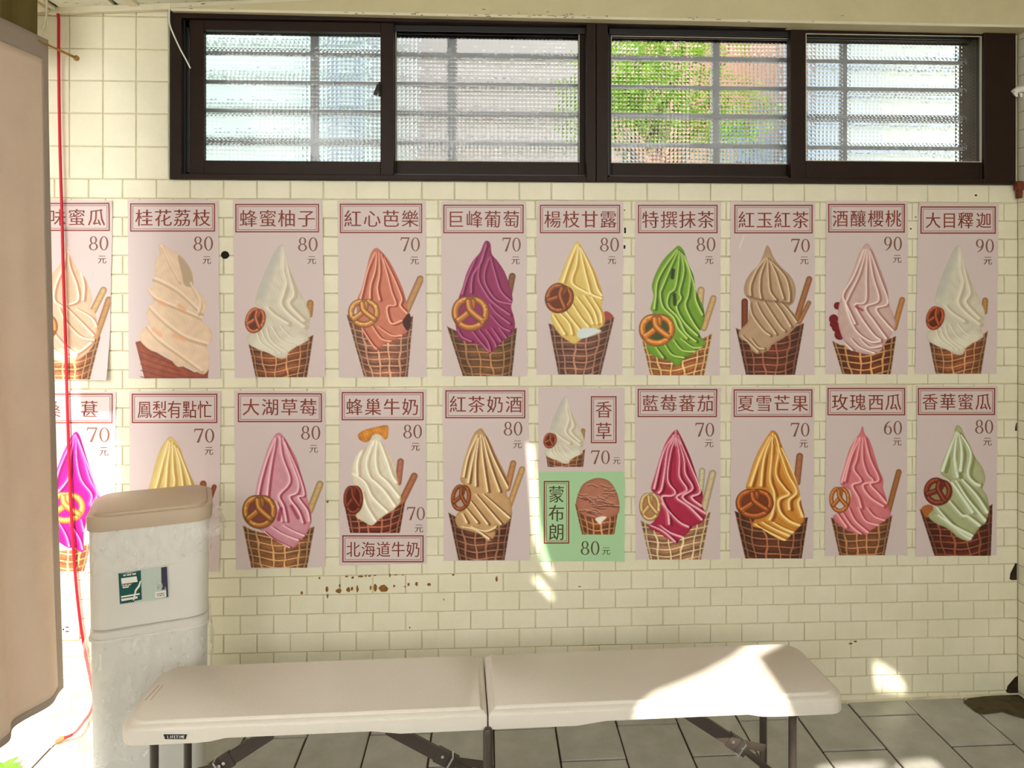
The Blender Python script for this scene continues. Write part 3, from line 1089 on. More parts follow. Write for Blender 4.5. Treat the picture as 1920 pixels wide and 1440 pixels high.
def pale(cv, d, cone, stick, pr, pc=(178, 96, 60)):
    W = lambda P: warp(P, WB, d)
    k = (d[2] - d[0]) / 420
    cv.stick(*stick, (190, 138, 76))
    cv.cone(*cone, (168, 98, 62), LINE, rh=48 * k, lw=7 * k, dip=70 * k)
    m = cv.cream(W(WOUT), (208, 202, 184), (236, 232, 216), (172, 150, 118), [W(r) for r in WR1], hw=11 * k, dw=34 * k, da=.45, la=.55)
    cv.stroke(W([(370, 450), (300, 620), (250, 780)]), 60 * k, (176, 180, 178), .55, 40 * k, mask=m)
    cv.stroke(W([(240, 1100), (360, 1130), (500, 1080)]), 90 * k, (234, 232, 214), .5, 40 * k, mask=m)
    for r in WR2: cv.stroke(np.array(W(r)) + (9 * k, 2 * k), 12 * k, (182, 168, 138), .55, 8 * k, mask=m)
    for r in WR2: cv.stroke(W(r), 8 * k, (242, 240, 226), .7, 5 * k, mask=m)
    cv.pretzel(*pr, pc, rot=18, hole=np.array(pc) * .55)

# 0 melon, partly behind the curtain
p = Sheet(CA, [(-70, 120), (545, 130), (520, 1340), (-60, 1338)], 'poster of cream beige soft serve behind the red cord, top row', curls=[(520, 1340, .16, .022), (545, 130, .04, .006)])
title(p, (-50, 145, 525, 335), '味蜜瓜', (170, 302, 435), 243, 122, 122)
p.price('80', 385, 515, 370, 466, (473, 526))
def f(cv):
    cv.stick(482, 735, 400, 900, 46, (206, 170, 118)); cv.stick(518, 800, 430, 1060, 44, (190, 142, 92))
    cv.cone((30, 1080), (465, 1040), (400, 1340), (100, 1340), (182, 112, 76), LINE)
    cv.cream([(235, 390), (250, 470), (300, 580), (360, 660), (400, 760), (405, 810), (390, 850), (430, 900), (440, 1000), (425, 1060), (415, 1110), (350, 1180), (290, 1210), (240, 1230), (200, 1220), (60, 1150), (60, 900), (120, 830), (140, 780), (110, 720), (130, 640), (190, 560), (225, 480)],
             (218, 184, 156), (240, 226, 206), (176, 124, 92), [[(230, 400), (215, 560), (160, 700), (150, 800), (210, 850)], [(240, 400), (250, 560), (300, 700), (310, 800), (250, 830)], [(245, 470), (320, 600), (350, 700), (345, 800)], [(60, 900), (130, 1000), (210, 1100), (300, 1170)], [(180, 850), (230, 950), (330, 1050), (420, 1070)], [(230, 850), (330, 950), (415, 1040)], [(300, 860), (400, 920), (435, 980)], [(90, 1090), (200, 1170), (290, 1190)], [(200, 1130), (300, 1160), (400, 1090)]], hw=8)
    cv.pretzel(75, 980, 95, 92, (190, 122, 66), hole=(150, 100, 70))
p.picture('ice_cream_print', (0, 380, 530, 1335), f)

# 1 osmanthus lychee
p = Sheet(CA, [(645, 125), (1255, 128), (1272, 1332), (652, 1332)], 'poster of peach beige soft serve in smooth slanting folds, beside the round black hole')
title(p, (662, 148, 1236, 340), '桂花荔枝', (757, 886, 1014, 1146), 246, 124, 122)
p.price('80', 1090, 1222, 372, 468, (1180, 530))
def f(cv):
    cv.poly([(697, 1085), (740, 1075), (770, 1120), (850, 1160), (900, 1190), (1000, 1240), (1100, 1290), (1195, 1250), (1186, 1330), (760, 1330)], (150, 82, 60), edge=(110, 52, 38), smooth=False, tex=.15)
    for k in range(5): cv.stroke([(735, 1150 + 42 * k), (850, 1195 + 38 * k), (1000, 1250 + 30 * k)], 8, (108, 54, 40), .6, 5)
    out = [(852, 432), (880, 425), (935, 460), (990, 490), (1040, 540), (1078, 610), (1082, 700), (1150, 770), (1178, 830), (1165, 900), (1145, 935), (1200, 990), (1218, 1050), (1205, 1090), (1180, 1110), (1200, 1190), (1195, 1260), (1165, 1300), (1120, 1290), (1050, 1250), (980, 1250), (930, 1195), (880, 1165), (800, 1140), (740, 1090), (728, 1050), (745, 1000), (790, 960), (770, 900), (790, 850), (820, 800), (785, 745), (780, 730), (820, 710), (810, 665), (832, 645), (828, 580), (835, 520), (862, 490)]
    m = cv.cream(out, (222, 196, 168), (236, 216, 190), (186, 158, 128), [])
    D_, L_ = (178, 148, 116), (238, 220, 196)
    cv.poly([(985, 500), (1040, 545), (1080, 620), (1084, 705), (1030, 700), (1010, 620)], (180, 158, 132), soft=8)
    for P, w in (([(880, 450), (930, 560), (1000, 690)], 14), ([(815, 665), (880, 690), (1000, 760), (1150, 900)], 20), ([(785, 735), (840, 800), (1000, 870), (1150, 935)], 16), ([(790, 850), (900, 960), (1040, 1060), (1190, 1110)], 22), ([(760, 960), (850, 1070), (1000, 1180), (1150, 1290)], 20), ([(1080, 705), (1140, 820), (1130, 900)], 22)):
        cv.stroke(P, w, D_, .6, 10, mask=m)
        cv.stroke(np.array(P) - (6, 18), w * .8, L_, .7, 9, mask=m)
    for P in ([(860, 815), (900, 835)], [(990, 840), (1030, 870)], [(820, 1000), (870, 1040)], [(960, 1040), (1030, 1070)]):
        cv.stroke(P, 26, (226, 164, 122), .7, 14, mask=m, smooth=False)
p.picture('ice_cream_print', (680, 410, 1240, 1330), f)

# 2 honey pomelo
p = Sheet(CB, [(60, 125), (662, 128), (684, 1320), (70, 1326)], 'poster of greyish white soft serve, upturned top corner, right of the round black hole', curls=[(60, 125, .04, .004), (684, 1320, .05, .006)])
title(p, (76, 152, 642, 345), '蜂蜜柚子', (164, 296, 424, 556), 250, 124, 124)
p.price('80', 500, 632, 378, 472, (592, 530))
p.picture('ice_cream_print', (130, 415, 620, 1322), lambda cv: pale(cv, WB, ((165, 1090), (605, 1030), (560, 1325), (215, 1325)), (582, 822, 575, 900, 44), (212, 935, 64, 94)))

# 3 red guava
p = Sheet(CB, [(765, 130), (1360, 135), (1367, 1320), (775, 1325)], 'poster of salmon red soft serve with a golden pretzel and one wafer stick, top row')
title(p, (782, 150, 1338, 350), '紅心芭樂', (868, 1000, 1126, 1256), 252, 122, 124)
p.price('70', 1192, 1322, 378, 472, (1286, 532))
def f(cv):
    cv.stick(1325, 660, 1232, 870, 48, (196, 146, 98))
    cv.cone((826, 900), (1278, 905), (1240, 1320), (945, 1320), (170, 112, 86), (212, 158, 128), rh=46)
    cv.cream([(1025, 450), (1060, 470), (1110, 530), (1160, 620), (1205, 720), (1225, 790), (1240, 870), (1230, 950), (1250, 1000), (1180, 1060), (1080, 1100), (1030, 1145), (990, 1100), (930, 1000), (900, 900), (900, 800), (930, 720), (960, 600), (990, 490)],
             (200, 122, 98), (238, 182, 158), (140, 56, 42), [[(1020, 480), (970, 600), (940, 720), (920, 800)], [(1030, 480), (1020, 600), (990, 700), (985, 790)], [(1045, 480), (1050, 620), (1035, 720), (1050, 800)], [(1060, 490), (1100, 620), (1130, 740), (1160, 830), (1110, 840), (1100, 880), (1130, 960), (1200, 940)], [(1080, 520), (1140, 640), (1190, 760), (1200, 800), (1190, 840), (1235, 890)], [(930, 990), (1000, 1100), (1030, 1130)], [(990, 960), (1060, 1060), (1130, 1080)], [(1040, 980), (1130, 1040), (1200, 1040)]])
    cv.poly([(1205, 950), (1250, 890), (1262, 960), (1240, 1010)], (70, 30, 24))
    cv.pretzel(945, 885, 104, 98, (204, 136, 76))
p.picture('ice_cream_print', (810, 440, 1345, 1322), f)

# 4 grape
p = Sheet(CC, [(95, 135), (672, 135), (678, 1318), (103, 1315)], 'poster of deep purple soft serve cone with a big brown pretzel')
title(p, (112, 157, 655, 351), '巨峰葡萄', (196, 322, 446, 572), 255, 118, 124)
p.price('70', 512, 635, 380, 474, (600, 532))
def f(cv):
    cv.stick(578, 640, 555, 760, 44, (140, 92, 62))
    cv.cone((136, 980), (610, 982), (575, 1316), (245, 1316), (134, 92, 56), (176, 122, 78), rh=50)
    cv.cream([(405, 400), (430, 420), (440, 490), (480, 540), (530, 620), (570, 740), (580, 800), (570, 850), (590, 920), (595, 990), (560, 1040), (500, 1090), (440, 1150), (420, 1160), (370, 1110), (290, 1090), (220, 1060), (200, 1000), (190, 900), (215, 790), (240, 720), (270, 620), (310, 540), (360, 480), (385, 420)],
             (146, 48, 96), (186, 104, 146), (98, 16, 56), [[(400, 420), (370, 540), (310, 640), (300, 750)], [(405, 430), (360, 560), (350, 660), (400, 760), (450, 820), (560, 900)], [(420, 520), (390, 620), (400, 700), (470, 800), (580, 830)], [(430, 510), (460, 620), (500, 740), (570, 810)], [(330, 520), (270, 660), (240, 760)], [(425, 830), (470, 890), (560, 960)], [(430, 900), (500, 980), (560, 1010)], [(300, 1000), (360, 1080), (420, 1150)], [(350, 1000), (410, 1080), (430, 1150)], [(400, 1000), (460, 1090), (470, 1140)], [(440, 990), (500, 1080)], [(490, 990), (540, 1060)], [(210, 1000), (240, 1050), (300, 1080)]])
    cv.pretzel(296, 886, 122, 120, (192, 118, 62))
p.picture('ice_cream_print', (125, 390, 625, 1315), f)

# 5 mango pomelo sago
p = Sheet(CC, [(745, 135), (1326, 138), (1320, 1306), (742, 1306)], 'poster of pale yellow soft serve with a dark round pretzel at its upper left')
title(p, (764, 158, 1306, 351), '楊枝甘露', (850, 976, 1102, 1226), 256, 118, 124)
p.price('80', 1170, 1298, 380, 474, (1250, 530))
def f(cv):
    cv.poly([(1195, 890), (1225, 880), (1262, 920), (1240, 1000), (1190, 990)], (168, 76, 66))
    cv.cone((822, 952), (1268, 915), (1175, 1306), (890, 1306), (134, 88, 68), (178, 126, 104), rh=44)
    m = cv.cream([(1020, 405), (1050, 450), (1100, 540), (1140, 620), (1170, 700), (1190, 780), (1185, 820), (1180, 850), (1200, 900), (1200, 960), (1150, 1000), (1080, 1040), (1000, 1095), (960, 1080), (900, 1035), (850, 960), (840, 890), (890, 850), (980, 770), (960, 720), (890, 690), (910, 620), (950, 520), (990, 440)],
             (222, 196, 112), (242, 230, 176), (190, 140, 52), [[(1010, 430), (960, 560), (920, 680)], [(1020, 430), (1010, 560), (980, 680), (1060, 740), (1100, 760)], [(1030, 440), (1060, 580), (1090, 700), (1110, 760), (1180, 790)], [(1040, 450), (1110, 600), (1150, 720), (1180, 770)], [(850, 900), (900, 980), (930, 1030)], [(890, 880), (960, 960), (980, 1030)], [(930, 870), (1000, 960), (1030, 1000)], [(970, 810), (1040, 920), (1090, 980)], [(1010, 780), (1090, 890), (1120, 960)], [(1060, 770), (1130, 880), (1150, 960)], [(1110, 780), (1170, 880), (1180, 950)]], hw=9)
    cv.poly([(1020, 1010), (1060, 990), (1120, 990), (1180, 1010), (1120, 1040), (1060, 1060), (1020, 1050)], (214, 226, 226), soft=9)
    cv.pretzel(896, 786, 92, 104, (150, 82, 40), rot=25, hole=(110, 54, 28))
p.picture('ice_cream_print', (790, 395, 1285, 1305), f)

# 6 matcha
p = Sheet(CD, [(112, 138), (690, 140), (683, 1312), (105, 1308)], 'poster of vivid green soft serve with a bright orange pretzel')
title(p, (130, 158, 668, 351), '特撰抹茶', (214, 340, 464, 588), 258, 118, 124)
p.price('80', 525, 653, 378, 472, (610, 530))
def f(cv):
    cv.stick(556, 735, 545, 860, 48, (216, 186, 134)); cv.stick(640, 790, 575, 990, 42, (212, 174, 116))
    cv.cone((158, 1080), (632, 1020), (580, 1310), (215, 1310), (196, 116, 62), (234, 188, 124), rh=48, shade=.2)
    m = cv.cream([(405, 435), (440, 470), (470, 560), (505, 640), (520, 730), (545, 790), (575, 860), (575, 950), (545, 1030), (590, 1090), (560, 1120), (490, 1170), (440, 1200), (400, 1250), (340, 1210), (260, 1190), (200, 1150), (190, 1080), (230, 900), (215, 860), (235, 780), (225, 700), (260, 600), (310, 520), (370, 460)],
             (116, 160, 44), (190, 216, 116), (44, 80, 18), [[(395, 460), (310, 580), (260, 680), (250, 780), (240, 860)], [(400, 470), (350, 580), (300, 700), (280, 760), (300, 850), (370, 920), (400, 990), (460, 1060)], [(410, 470), (400, 600), (380, 720), (340, 760), (330, 840), (400, 920), (450, 1020), (520, 1080)], [(420, 480), (440, 600), (410, 740), (420, 790), (390, 850), (440, 950), (530, 1040)], [(430, 490), (480, 620), (470, 760), (450, 840), (500, 950), (550, 1020)], [(445, 500), (510, 700), (520, 800), (565, 900)], [(250, 1120), (300, 1190)], [(310, 1100), (360, 1170), (440, 1190)], [(370, 1070), (430, 1140), (520, 1150)], [(420, 1060), (500, 1120), (570, 1120)]], hw=8, dw=22, da=.7)
    cv.stroke([(368, 600), (362, 650)], 24, (26, 44, 16), .9, 8, mask=m, smooth=False); cv.stroke([(376, 765), (380, 830)], 24, (26, 44, 16), .8, 9, mask=m, smooth=False)
    cv.pretzel(258, 998, 118, 110, (220, 128, 54), hole=(70, 84, 34))
p.picture('ice_cream_print', (135, 425, 660, 1310), f)

# 7 black tea
p = Sheet(CD, [(755, 135), (1325, 140), (1323, 1308), (750, 1306)], 'poster of taupe brown two-tier soft serve, small scratch below its title')
title(p, (780, 158, 1310, 352), '紅玉紅茶', (862, 985, 1104, 1228), 260, 116, 122)
p.price('70', 1165, 1290, 388, 478, (1252, 532))
def f(cv):
    cv.stick(1286, 660, 1195, 950, 40, (172, 112, 70)); cv.stick(1285, 820, 1220, 950, 30, (178, 120, 74))
    cv.cone((790, 990), (1252, 960), (1190, 1308), (860, 1308), (116, 56, 36), (160, 98, 72), rh=48)
    cv.stick(851, 812, 850, 1010, 44, (130, 62, 34))
    cv.cream([(998, 435), (1020, 450), (1050, 520), (1100, 580), (1160, 640), (1190, 700), (1195, 760), (1180, 820), (1150, 850), (1190, 900), (1215, 950), (1180, 1000), (1110, 1060), (1040, 1100), (1010, 1140), (940, 1165), (900, 1140), (870, 1090), (820, 1060), (815, 1010), (870, 950), (880, 880), (890, 810), (850, 760), (852, 690), (890, 620), (940, 570), (975, 500)],
             (182, 152, 122), (216, 196, 166), (122, 90, 62), [[(990, 520), (930, 600), (890, 700), (890, 770)], [(1000, 520), (960, 620), (950, 720), (960, 790)], [(1005, 520), (1010, 640), (1020, 740), (1060, 800)], [(1015, 530), (1060, 620), (1090, 720), (1110, 790)], [(1030, 540), (1120, 640), (1150, 740), (1150, 810)], [(885, 820), (900, 900), (970, 1000), (1020, 1040)], [(930, 820), (970, 900), (1040, 1000), (1060, 1030)], [(980, 810), (1030, 890), (1090, 980), (1120, 1010)], [(1040, 800), (1100, 880), (1160, 980)], [(1090, 810), (1150, 880), (1200, 950)], [(830, 1040), (890, 1100), (940, 1150)], [(890, 1060), (940, 1120), (980, 1130)]], hw=7)
    cv.stroke([(870, 775), (960, 800), (1060, 812), (1150, 825)], 16, (110, 78, 56), .5, 9)
    cv.stroke([(845, 370), (815, 450)], 7, (232, 220, 212), .8, 5, smooth=False)
p.picture('ice_cream_print', (785, 360, 1310, 1306), f)

# 8 cherry
p = Sheet(CE, [(105, 130), (656, 132), (656, 1305), (97, 1302)], 'poster of pinkish white ridged soft serve with dark red cherries at its left')
title(p, (118, 152, 636, 346), '酒釀櫻桃', (200, 320, 440, 558), 251, 112, 122)
p.price('90', 495, 616, 374, 468, (584, 522))
def f(cv):
    cv.stick(618, 800, 565, 990, 38, (196, 136, 74))
    cv.cone((145, 1080), (578, 1040), (540, 1304), (215, 1304), (132, 66, 38), (214, 158, 98), rh=46)
    for x, y, r in ((182, 840, 26), (155, 930, 32), (176, 985, 34), (196, 1035, 36), (150, 965, 22)):
        cv.poly([(x + r * math.cos(a), y + r * math.sin(a)) for a in np.linspace(0, 5.6, 8)], (128, 18, 28), edge=(80, 6, 16))
    cv.cream([(375, 420), (410, 450), (450, 540), (490, 640), (520, 740), (530, 830), (560, 900), (570, 980), (530, 1060), (510, 1080), (470, 1150), (400, 1170), (320, 1155), (250, 1130), (220, 1070), (190, 980), (185, 890), (200, 800), (240, 700), (290, 590), (330, 480)],
             (204, 174, 168), (234, 220, 214), (160, 108, 108), [[(360, 460), (290, 640), (220, 760), (240, 830), (300, 960)], [(372, 460), (330, 620), (250, 790), (240, 850), (300, 1000), (400, 1080), (470, 1080)], [(380, 460), (375, 640), (370, 810), (300, 830), (340, 920), (420, 1030), (470, 1070)], [(390, 460), (420, 640), (460, 800), (370, 850), (430, 950), (510, 1060)], [(400, 470), (470, 660), (520, 820), (440, 860), (510, 960), (560, 1010)], [(220, 1080), (280, 1140)], [(270, 1060), (330, 1120), (430, 1160)], [(330, 1060), (400, 1120), (480, 1110)]], hw=8)
    cv.stroke([(305, 845), (350, 870)], 16, (150, 50, 56), .7, 8, smooth=False)
p.picture('ice_cream_print', (110, 410, 645, 1302), f)

# 9 custard apple
p = Sheet(CE, [(728, 142), (1270, 156), (1255, 1300), (704, 1302)], 'poster of pale grey soft serve, slightly tilted, rightmost in top row', curls=[(728, 142, .05, .006)])
title(p, (740, 169, 1250, 354), '大目釋迦', (826, 936, 1046, 1168), 263, 108, 116)
p.price('90', 1115, 1236, 390, 480, (1196, 534))
p.picture('ice_cream_print', (765, 425, 1215, 1300), lambda cv: pale(cv, (790, 430, 1175, 1170), ((800, 1080), (1197, 1010), (1150, 1300), (845, 1300)), (1178, 805, 1172, 880, 40), (841, 920, 58, 88), (160, 72, 40)))

# 10 mulberry
p = Sheet(CF, [(-40, 85), (566, 88), (560, 1308), (-30, 1310)], 'poster of magenta soft serve beside the grey bin, leftmost in bottom row')
title(p, (-30, 100, 545, 301), '桑葚', (135, 388), 205, 124, 122)
p.price('70', 370, 525, 328, 428, (484, 490), ysz=68)
def f(cv):
    cv.cone((30, 1100), (400, 1110), (350, 1306), (70, 1306), (206, 116, 72), (238, 176, 128), rh=50)
    cv.cream([(290, 360), (320, 380), (350, 470), (390, 600), (430, 720), (460, 790), (450, 850), (400, 900), (370, 960), (350, 1050), (345, 1170), (290, 1140), (240, 1140), (150, 1080), (60, 1000), (60, 800), (130, 700), (170, 600), (210, 500), (250, 420)],
             (186, 18, 124), (232, 130, 200), (108, 4, 84), [[(285, 380), (230, 500), (180, 620), (150, 740)], [(290, 380), (260, 520), (250, 660), (180, 760)], [(295, 380), (300, 540), (330, 680), (400, 780), (390, 850)], [(300, 390), (350, 540), (390, 680), (440, 780), (400, 860), (440, 870)], [(310, 410), (390, 620), (455, 790)], [(180, 970), (230, 1060), (250, 1130)], [(260, 980), (320, 1080), (340, 1150)], [(330, 950), (350, 1030)], [(100, 960), (150, 1050)]], hw=9)
    cv.pretzel(225, 866, 134, 108, (224, 138, 74))
p.picture('ice_cream_print', (20, 350, 480, 1300), f)

# 11 pineapple
p = Sheet(CF, [(655, 85), (1273, 82), (1265, 1302), (660, 1302)], 'poster of pale yellow soft serve tip rising right above the taupe bin lid')
title(p, (673, 101, 1251, 300), '鳳梨有點忙', (760, 862, 962, 1064, 1166), 208, 100, 128)
p.price('70', 1095, 1230, 338, 432, (1194, 486))
def f(cv):
    cv.stick(1156, 710, 1130, 900, 44, (158, 84, 50)); cv.stick(1230, 730, 1170, 900, 32, (150, 78, 48))
    cv.cone((740, 1010), (1190, 1000), (1120, 1300), (830, 1300), (160, 98, 60), LINE)
    cv.cream([(935, 390), (970, 420), (1000, 470), (1020, 530), (1060, 630), (1100, 720), (1115, 760), (1130, 860), (1150, 950), (1100, 1040), (960, 1090), (840, 1050), (765, 960), (760, 870), (770, 790), (800, 700), (830, 580), (860, 490), (900, 420)],
             (212, 188, 122), (232, 214, 162), (174, 140, 68), [[(920, 420), (880, 560), (850, 680), (820, 780)], [(930, 430), (910, 600), (900, 760)], [(945, 430), (950, 600), (960, 700), (940, 780)], [(960, 450), (1000, 600), (1020, 760)], [(980, 470), (1050, 650), (1080, 760)], [(800, 860), (880, 960), (980, 1050)], [(900, 850), (980, 940), (1060, 1020)], [(1000, 850), (1100, 950)]], hw=10)
p.picture('ice_cream_print', (730, 380, 1250, 1300), f)

# 12 strawberry
p = Sheet(CG, [(68, 78), (682, 84), (684, 1272), (80, 1290)], 'poster of pale pink strawberry-coloured soft serve with a yellow stick, right of the bin', curls=[(682, 84, .05, .006)])
title(p, (93, 98, 662, 294), '大湖草莓', (182, 312, 441, 570), 192, 122, 122)
p.price('80', 520, 650, 318, 412, (605, 472))
def f(cv):
    cv.stick(648, 712, 578, 890, 46, (206, 172, 116))
    cv.cone((126, 990), (612, 1000), (560, 1278), (185, 1278), (176, 116, 72), (214, 164, 110), rh=50)
    cv.cream([(375, 365), (410, 400), (440, 450), (490, 540), (520, 640), (550, 740), (560, 800), (575, 860), (590, 960), (560, 1040), (520, 1090), (460, 1145), (400, 1120), (330, 1080), (260, 1030), (200, 990), (190, 880), (210, 790), (225, 700), (260, 580), (300, 460), (340, 385)],
             (208, 146, 160), (234, 198, 208), (154, 56, 76), [[(345, 400), (290, 540), (250, 680), (230, 780)], [(350, 410), (320, 560), (300, 700), (290, 790)], [(375, 390), (390, 520), (440, 660), (430, 720), (370, 790), (400, 860), (420, 960)], [(395, 400), (450, 560), (500, 700), (490, 770), (440, 800), (500, 890), (530, 970)], [(410, 430), (500, 640), (540, 780), (500, 800), (560, 890), (575, 960)], [(350, 830), (380, 900), (390, 960)], [(270, 1030), (340, 1090), (440, 1140)], [(320, 1000), (400, 1050), (500, 1090)], [(400, 990), (470, 1030), (540, 1060)]], hw=9, dw=20)
    cv.stroke([(385, 880), (370, 950)], 26, (140, 34, 56), .7, 9, smooth=False); cv.stroke([(455, 860), (500, 940)], 22, (140, 34, 56), .6, 9, smooth=False)
    cv.pretzel(240, 893, 112, 116, (180, 116, 58), hole=(130, 66, 66))
p.picture('ice_cream_print', (115, 355, 690, 1276), f)

# 13 honeycomb milk / hokkaido milk
p = Sheet(CG, [(778, 74), (1363, 70), (1366, 1250), (778, 1264)], 'poster of white soft serve topped by an orange honeycomb piece, with two framed titles')
title(p, (794, 90, 1348, 281), '蜂巢牛奶', (880, 1006, 1132, 1258), 190, 118, 122)
p.price('80', 1210, 1336, 310, 403, (1292, 458))
p.frame(798, 1057, 1348, 1240)
p.text('second_title_lettering', [(c, x, 1152) for c, x in zip('北海道牛奶', (872, 974, 1076, 1176, 1276))], 98, 112)
p.price('70', 1236, 1356, 866, 955, (1316, 1010))
def f(cv):
    cv.stick(1192, 560, 1176, 700, 44, (182, 116, 88)); cv.stick(1284, 658, 1190, 850, 46, (180, 112, 76))
    cv.cone((815, 870), (1224, 825), (1186, 1042), (852, 1042), (126, 54, 38), (186, 112, 82), rh=44, dip=80)
    m = cv.cream([(1030, 370), (1060, 380), (1065, 430), (1110, 490), (1140, 560), (1160, 620), (1170, 680), (1190, 760), (1190, 830), (1150, 880), (1120, 900), (1060, 940), (1000, 990), (950, 970), (890, 930), (920, 880), (930, 800), (880, 720), (860, 650), (860, 590), (900, 510), (970, 450), (1000, 390)],
             (222, 214, 192), (242, 238, 224), (182, 156, 122), [[(1010, 420), (960, 560), (980, 660), (1020, 700), (1080, 760), (1150, 860)], [(1030, 420), (1020, 540), (1040, 640), (1100, 700), (1180, 800)], [(940, 460), (900, 560), (900, 650)], [(870, 640), (950, 700), (1000, 800), (1100, 900)], [(930, 760), (960, 860), (1020, 960)], [(1050, 430), (1100, 560), (1130, 650), (1160, 700)]], hw=12, dw=24, da=.5)
    cv.poly([(905, 378), (940, 350), (1000, 332), (1090, 314), (1110, 330), (1105, 395), (1085, 410), (1062, 385), (1030, 372), (1000, 385), (985, 415), (955, 430), (915, 412)], (208, 140, 58), edge=(160, 90, 24), tex=.2)
    cv.pretzel(873, 812, 64, 108, (122, 50, 28), hole=(84, 26, 16))
p.picture('ice_cream_print', (800, 300, 1320, 1044), f)

# 14 black tea milk liqueur
p = Sheet(CH, [(108, 62), (689, 58), (696, 1226), (114, 1232)], 'poster of tan and cream striped soft serve with two wafer sticks, bottom row')
title(p, (126, 78, 666, 268), '紅茶奶酒', (210, 336, 462, 588), 173, 118, 122)
p.price('80', 520, 646, 290, 384, (613, 442))
def f(cv):
    cv.stick(584, 572, 545, 740, 42, (196, 140, 84)); cv.stick(644, 612, 560, 850, 40, (210, 164, 104))
    cv.cone((146, 900), (578, 905), (525, 1228), (215, 1228), (116, 70, 50), (172, 116, 88), rh=48, dip=75)
    m = cv.cream([(365, 335), (390, 360), (430, 430), (470, 520), (520, 620), (555, 700), (540, 780), (570, 830), (575, 900), (560, 950), (520, 990), (470, 1000), (460, 1060), (420, 1100), (360, 1050), (290, 1030), (210, 1000), (195, 930), (250, 860), (290, 770), (235, 700), (230, 660), (250, 560), (290, 440), (325, 365)],
             (198, 160, 112), (236, 218, 174), (112, 68, 42), [[(340, 380), (280, 520), (250, 660)], [(345, 400), (310, 540), (280, 700)], [(352, 400), (330, 560), (330, 720)], [(362, 380), (380, 560), (410, 760)], [(375, 380), (420, 560), (490, 760)], [(390, 390), (460, 560), (550, 740)], [(240, 910), (270, 970)], [(260, 870), (340, 970)], [(290, 820), (410, 980)], [(330, 780), (500, 980)], [(380, 780), (560, 940)], [(240, 1000), (330, 1020), (420, 1080)], [(300, 1000), (400, 1030), (470, 1000)]], hw=9, dw=18)
    cv.pretzel(232, 800, 64, 98, (140, 74, 32), rot=10, hole=(180, 150, 140))
p.picture('ice_cream_print', (130, 325, 670, 1226), f)

# 15 vanilla over mont blanc
p = Sheet(CH, [(754, 60), (1336, 62), (1334, 1232), (760, 1234)], 'split poster, pale above and mint green below, with two small ice creams', split=628, curls=[(1334, 1232, .05, .006)])
p.frame(1108, 118, 1282, 436)
p.text('title_lettering', [('香', 1195, 208), ('草', 1195, 352)], 116, 122)
p.price('70', 1110, 1236, 484, 576, (1282, 552), ysz=54)
p.picture('ice_cream_print', (780, 110, 1085, 598), lambda cv: pale(cv, (797, 118, 1060, 575), ((800, 490), (1070, 475), (1056, 596), (818, 596)), (1056, 350, 1050, 410, 28), (833, 416, 42, 56), (150, 72, 42)), 3.6)
p.frame(790, 690, 963, 1114, M['ink'])
p.text('second_title_lettering', [('蒙', 876, 780), ('布', 876, 908), ('朗', 876, 1034)], 112, 122, M['olive_ink'])
p.price('80', 1040, 1166, 1096, 1190, (1212, 1162), M['olive_ink'], 60)
def f(cv):
    cv.cone((1000, 850), (1298, 868), (1266, 1052), (1048, 1052), (156, 88, 54), (204, 142, 92), rh=46, dip=50)
    m = cv.cream([(1160, 670), (1230, 690), (1280, 760), (1302, 850), (1290, 915), (1220, 945), (1172, 985), (1130, 950), (1050, 920), (1010, 860), (1015, 800), (1050, 720), (1100, 685)], (176, 116, 92), (212, 160, 134), (98, 46, 38), [])
    rr = random.Random(4)
    for k in range(42):
        a, r = rr.uniform(0, 6.28), rr.uniform(10, 125)
        x, y = 1155 + r * math.cos(a), 815 + r * math.sin(a)
        q = [(x - 34, y + rr.uniform(-16, 10)), (x, y + rr.uniform(-8, 8)), (x + 34, y + rr.uniform(-6, 20))]
        cv.stroke(np.array(q) + (0, 7), 6, (92, 42, 36), .8, 4, mask=m)
        cv.stroke(q, 8, (206, 152, 126), .7, 4, mask=m)
    cv.poly([(1140, 945), (1180, 930), (1215, 935), (1190, 960), (1172, 985), (1150, 965)], (240, 232, 216))
p.picture('second_ice_cream_print', (985, 655, 1315, 1056), f, 3.6)

